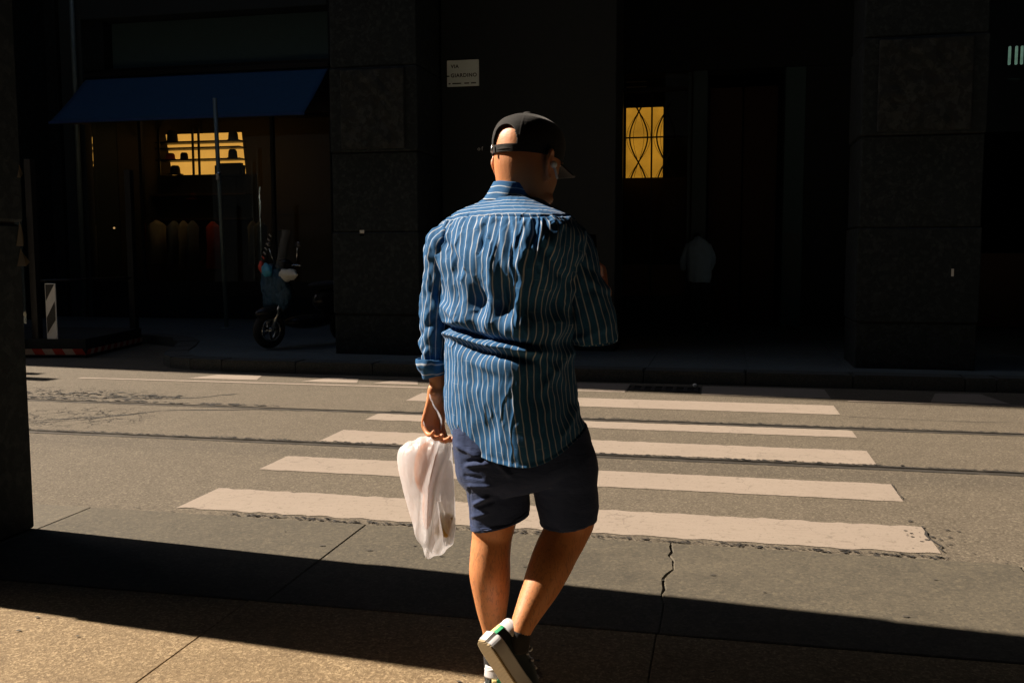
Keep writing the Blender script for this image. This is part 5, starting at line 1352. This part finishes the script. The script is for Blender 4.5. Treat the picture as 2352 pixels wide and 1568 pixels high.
def handle(pts, w):
    Q = tube_pts(pts, [(w, .0022)]*len(pts), 14, 8, (1, 0, 0.1), cap=False)
    Q += (nz(Q.reshape(-1, 3), (60, 60, 60), 2, 2)*.001).reshape(Q.shape[:2])[..., None]
    return obj('handle', grid_mesh('handle', Q, True), 'bag', bag)
handle([L(1010, 992, .12), L(1014, 972, .075), L(1008, 950, .065), L(996, 930, .07), L(988, 908, .09), L(996, 898, .13), L(1012, 902, .15), L(1020, 930, .15), L(1018, 965, .14), L(1012, 992, .125)], .009)
handle([L(1004, 992, .12), L(988, 985, .09), L(974, 974, .08), L(978, 966, .10), L(995, 968, .12), L(1008, 975, .13), L(1010, 992, .125)], .010)
bm = bmesh.new(); ellipsoid(bm, (0, 0, 0), (.040, .030, .085), 20); ellipsoid(bm, (.010, 0, -.11), (.018, .02, .09), 20)
me = bm_mesh(bm); me.shade_smooth(); o = obj('bread_roll', me, 'bread', None); o.matrix_world = MW @ Matrix.Translation(Vector(L(980, 1075, .12))) @ Matrix.Rotation(0.06, 4, 'Y'); tag(o, 'orange brown loaf showing through the plastic bag', 'bread')
o = box('food_carton', (-.022, -.018, -.035), (.022, .018, .035), 'mustard_box', None, .004); o.matrix_world = MW @ Matrix.Translation(Vector(L(1014, 1228, .112))) @ Matrix.Rotation(0.25, 4, 'Y'); tag(o, 'small mustard carton at the bottom of the plastic bag', 'carton')

# ------------------------------------------------------------------ the distant person in the arcade
bm = bmesh.new()
def bl(keys, nu=16, sub=4, up=(0, 1, 0)): add_grid(bm, tube_pts([np.array(k[0]) for k in keys], [k[1] for k in keys], nu, sub, up), True, True)
bl([((0, .16, 1.30), (.06, .06)), ((0, .24, 1.38), (.075, .09)), ((0, .28, 1.46), (.07, .08)), ((0, .29, 1.51), (.04, .05))])
bl([((0, 0, .85), (.16, .12)), ((0, .01, .95), (.17, .12)), ((0, .05, 1.2), (.19, .13)), ((0, .12, 1.38), (.14, .11)), ((0, .16, 1.42), (.07, .07))])
for s in (-1, 1):
    bl([((s*.17, .12, 1.34), .05), ((s*.24, .12, 1.10), .042), ((s*.22, .24, .93), .034), ((s*.16, .38, .98), .028), ((s*.12, .44, 1.0), (.014, .035)), ((s*.10, .48, .99), .010)])
    for k in range(4): bl([((s*.10+.0, .46+.012*k, 1.01-.018*k), .008), ((s*.07, .49+.008*k, .995-.018*k), .007), ((s*.05, .48+.008*k, .98-.016*k), .006)], 8, 2)
    bl([((s*.12, .42, 1.0), .010), ((s*.10, .43, 1.03), .008)], 8, 2)
    bl([((s*.09, 0, .88), .085), ((s*.10, .03*s, .50), .055), ((s*.11, -.04*s, .28), .05), ((s*.11, -.05*s, .08), .036), ((s*.11, .02-.05*s, .05), .04), ((s*.12, .14-.05*s, .03), .035)])
me = remeshed('person', bm, 0.012, 2)
p2 = obj('person', me, 'skin'); p2.matrix_world = Matrix.Translation((-.38, 16.9, .137)) @ Matrix.Rotation(math.radians(14), 4, 'Z') @ Matrix.Scale(1.04, 4)
tag(p2, 'distant person in a pale blue shirt, back turned, by the dark arcade doorway', 'person')
def cl(name, keys, mat, vox=0.012):
    b = bmesh.new()
    for k in keys: add_grid(b, tube_pts([np.array(q[0]) for q in k], [q[1] for q in k], 18, 4), True, True)
    m = remeshed(name, b, vox, 2); V = verts_np(m); N = normals_np(m); V += N*(nz(V, (9, 9, 6), 1)*.008)[:, None]; m.vertices.foreach_set('co', V.reshape(-1)); return obj(name, m, mat, p2)
cl('shirt', [[((0, 0, .80), (.20, .15)), ((0, .01, .95), (.205, .15)), ((0, .05, 1.2), (.225, .155)), ((0, .12, 1.38), (.17, .13)), ((0, .15, 1.43), (.09, .09))]]+[[((s*.16, .12, 1.34), .065), ((s*.245, .12, 1.12), .058), ((s*.23, .20, .97), .05)] for s in (-1, 1)], 'shirt_pale')
cl('trousers', [[((0, 0, .88), (.185, .14)), ((0, 0, .76), (.18, .14))]]+[[((s*.09, 0, .82), .095), ((s*.10, .03*s, .50), .075), ((s*.11, -.04*s, .28), .065), ((s*.11, -.05*s, .10), .06)] for s in (-1, 1)], 'trousers_dark')
cl('hair', [[((0, .22, 1.40), (.06, .06)), ((0, .25, 1.46), (.078, .085)), ((0, .27, 1.53), (.05, .06))]], 'hair_dark')
for s in (-1, 1): box('shoe', (s*.11-.045, -.10-.05*s, 0), (s*.11+.045, .18-.05*s, .075), 'cloth_grey', p2, .03, seg=3)
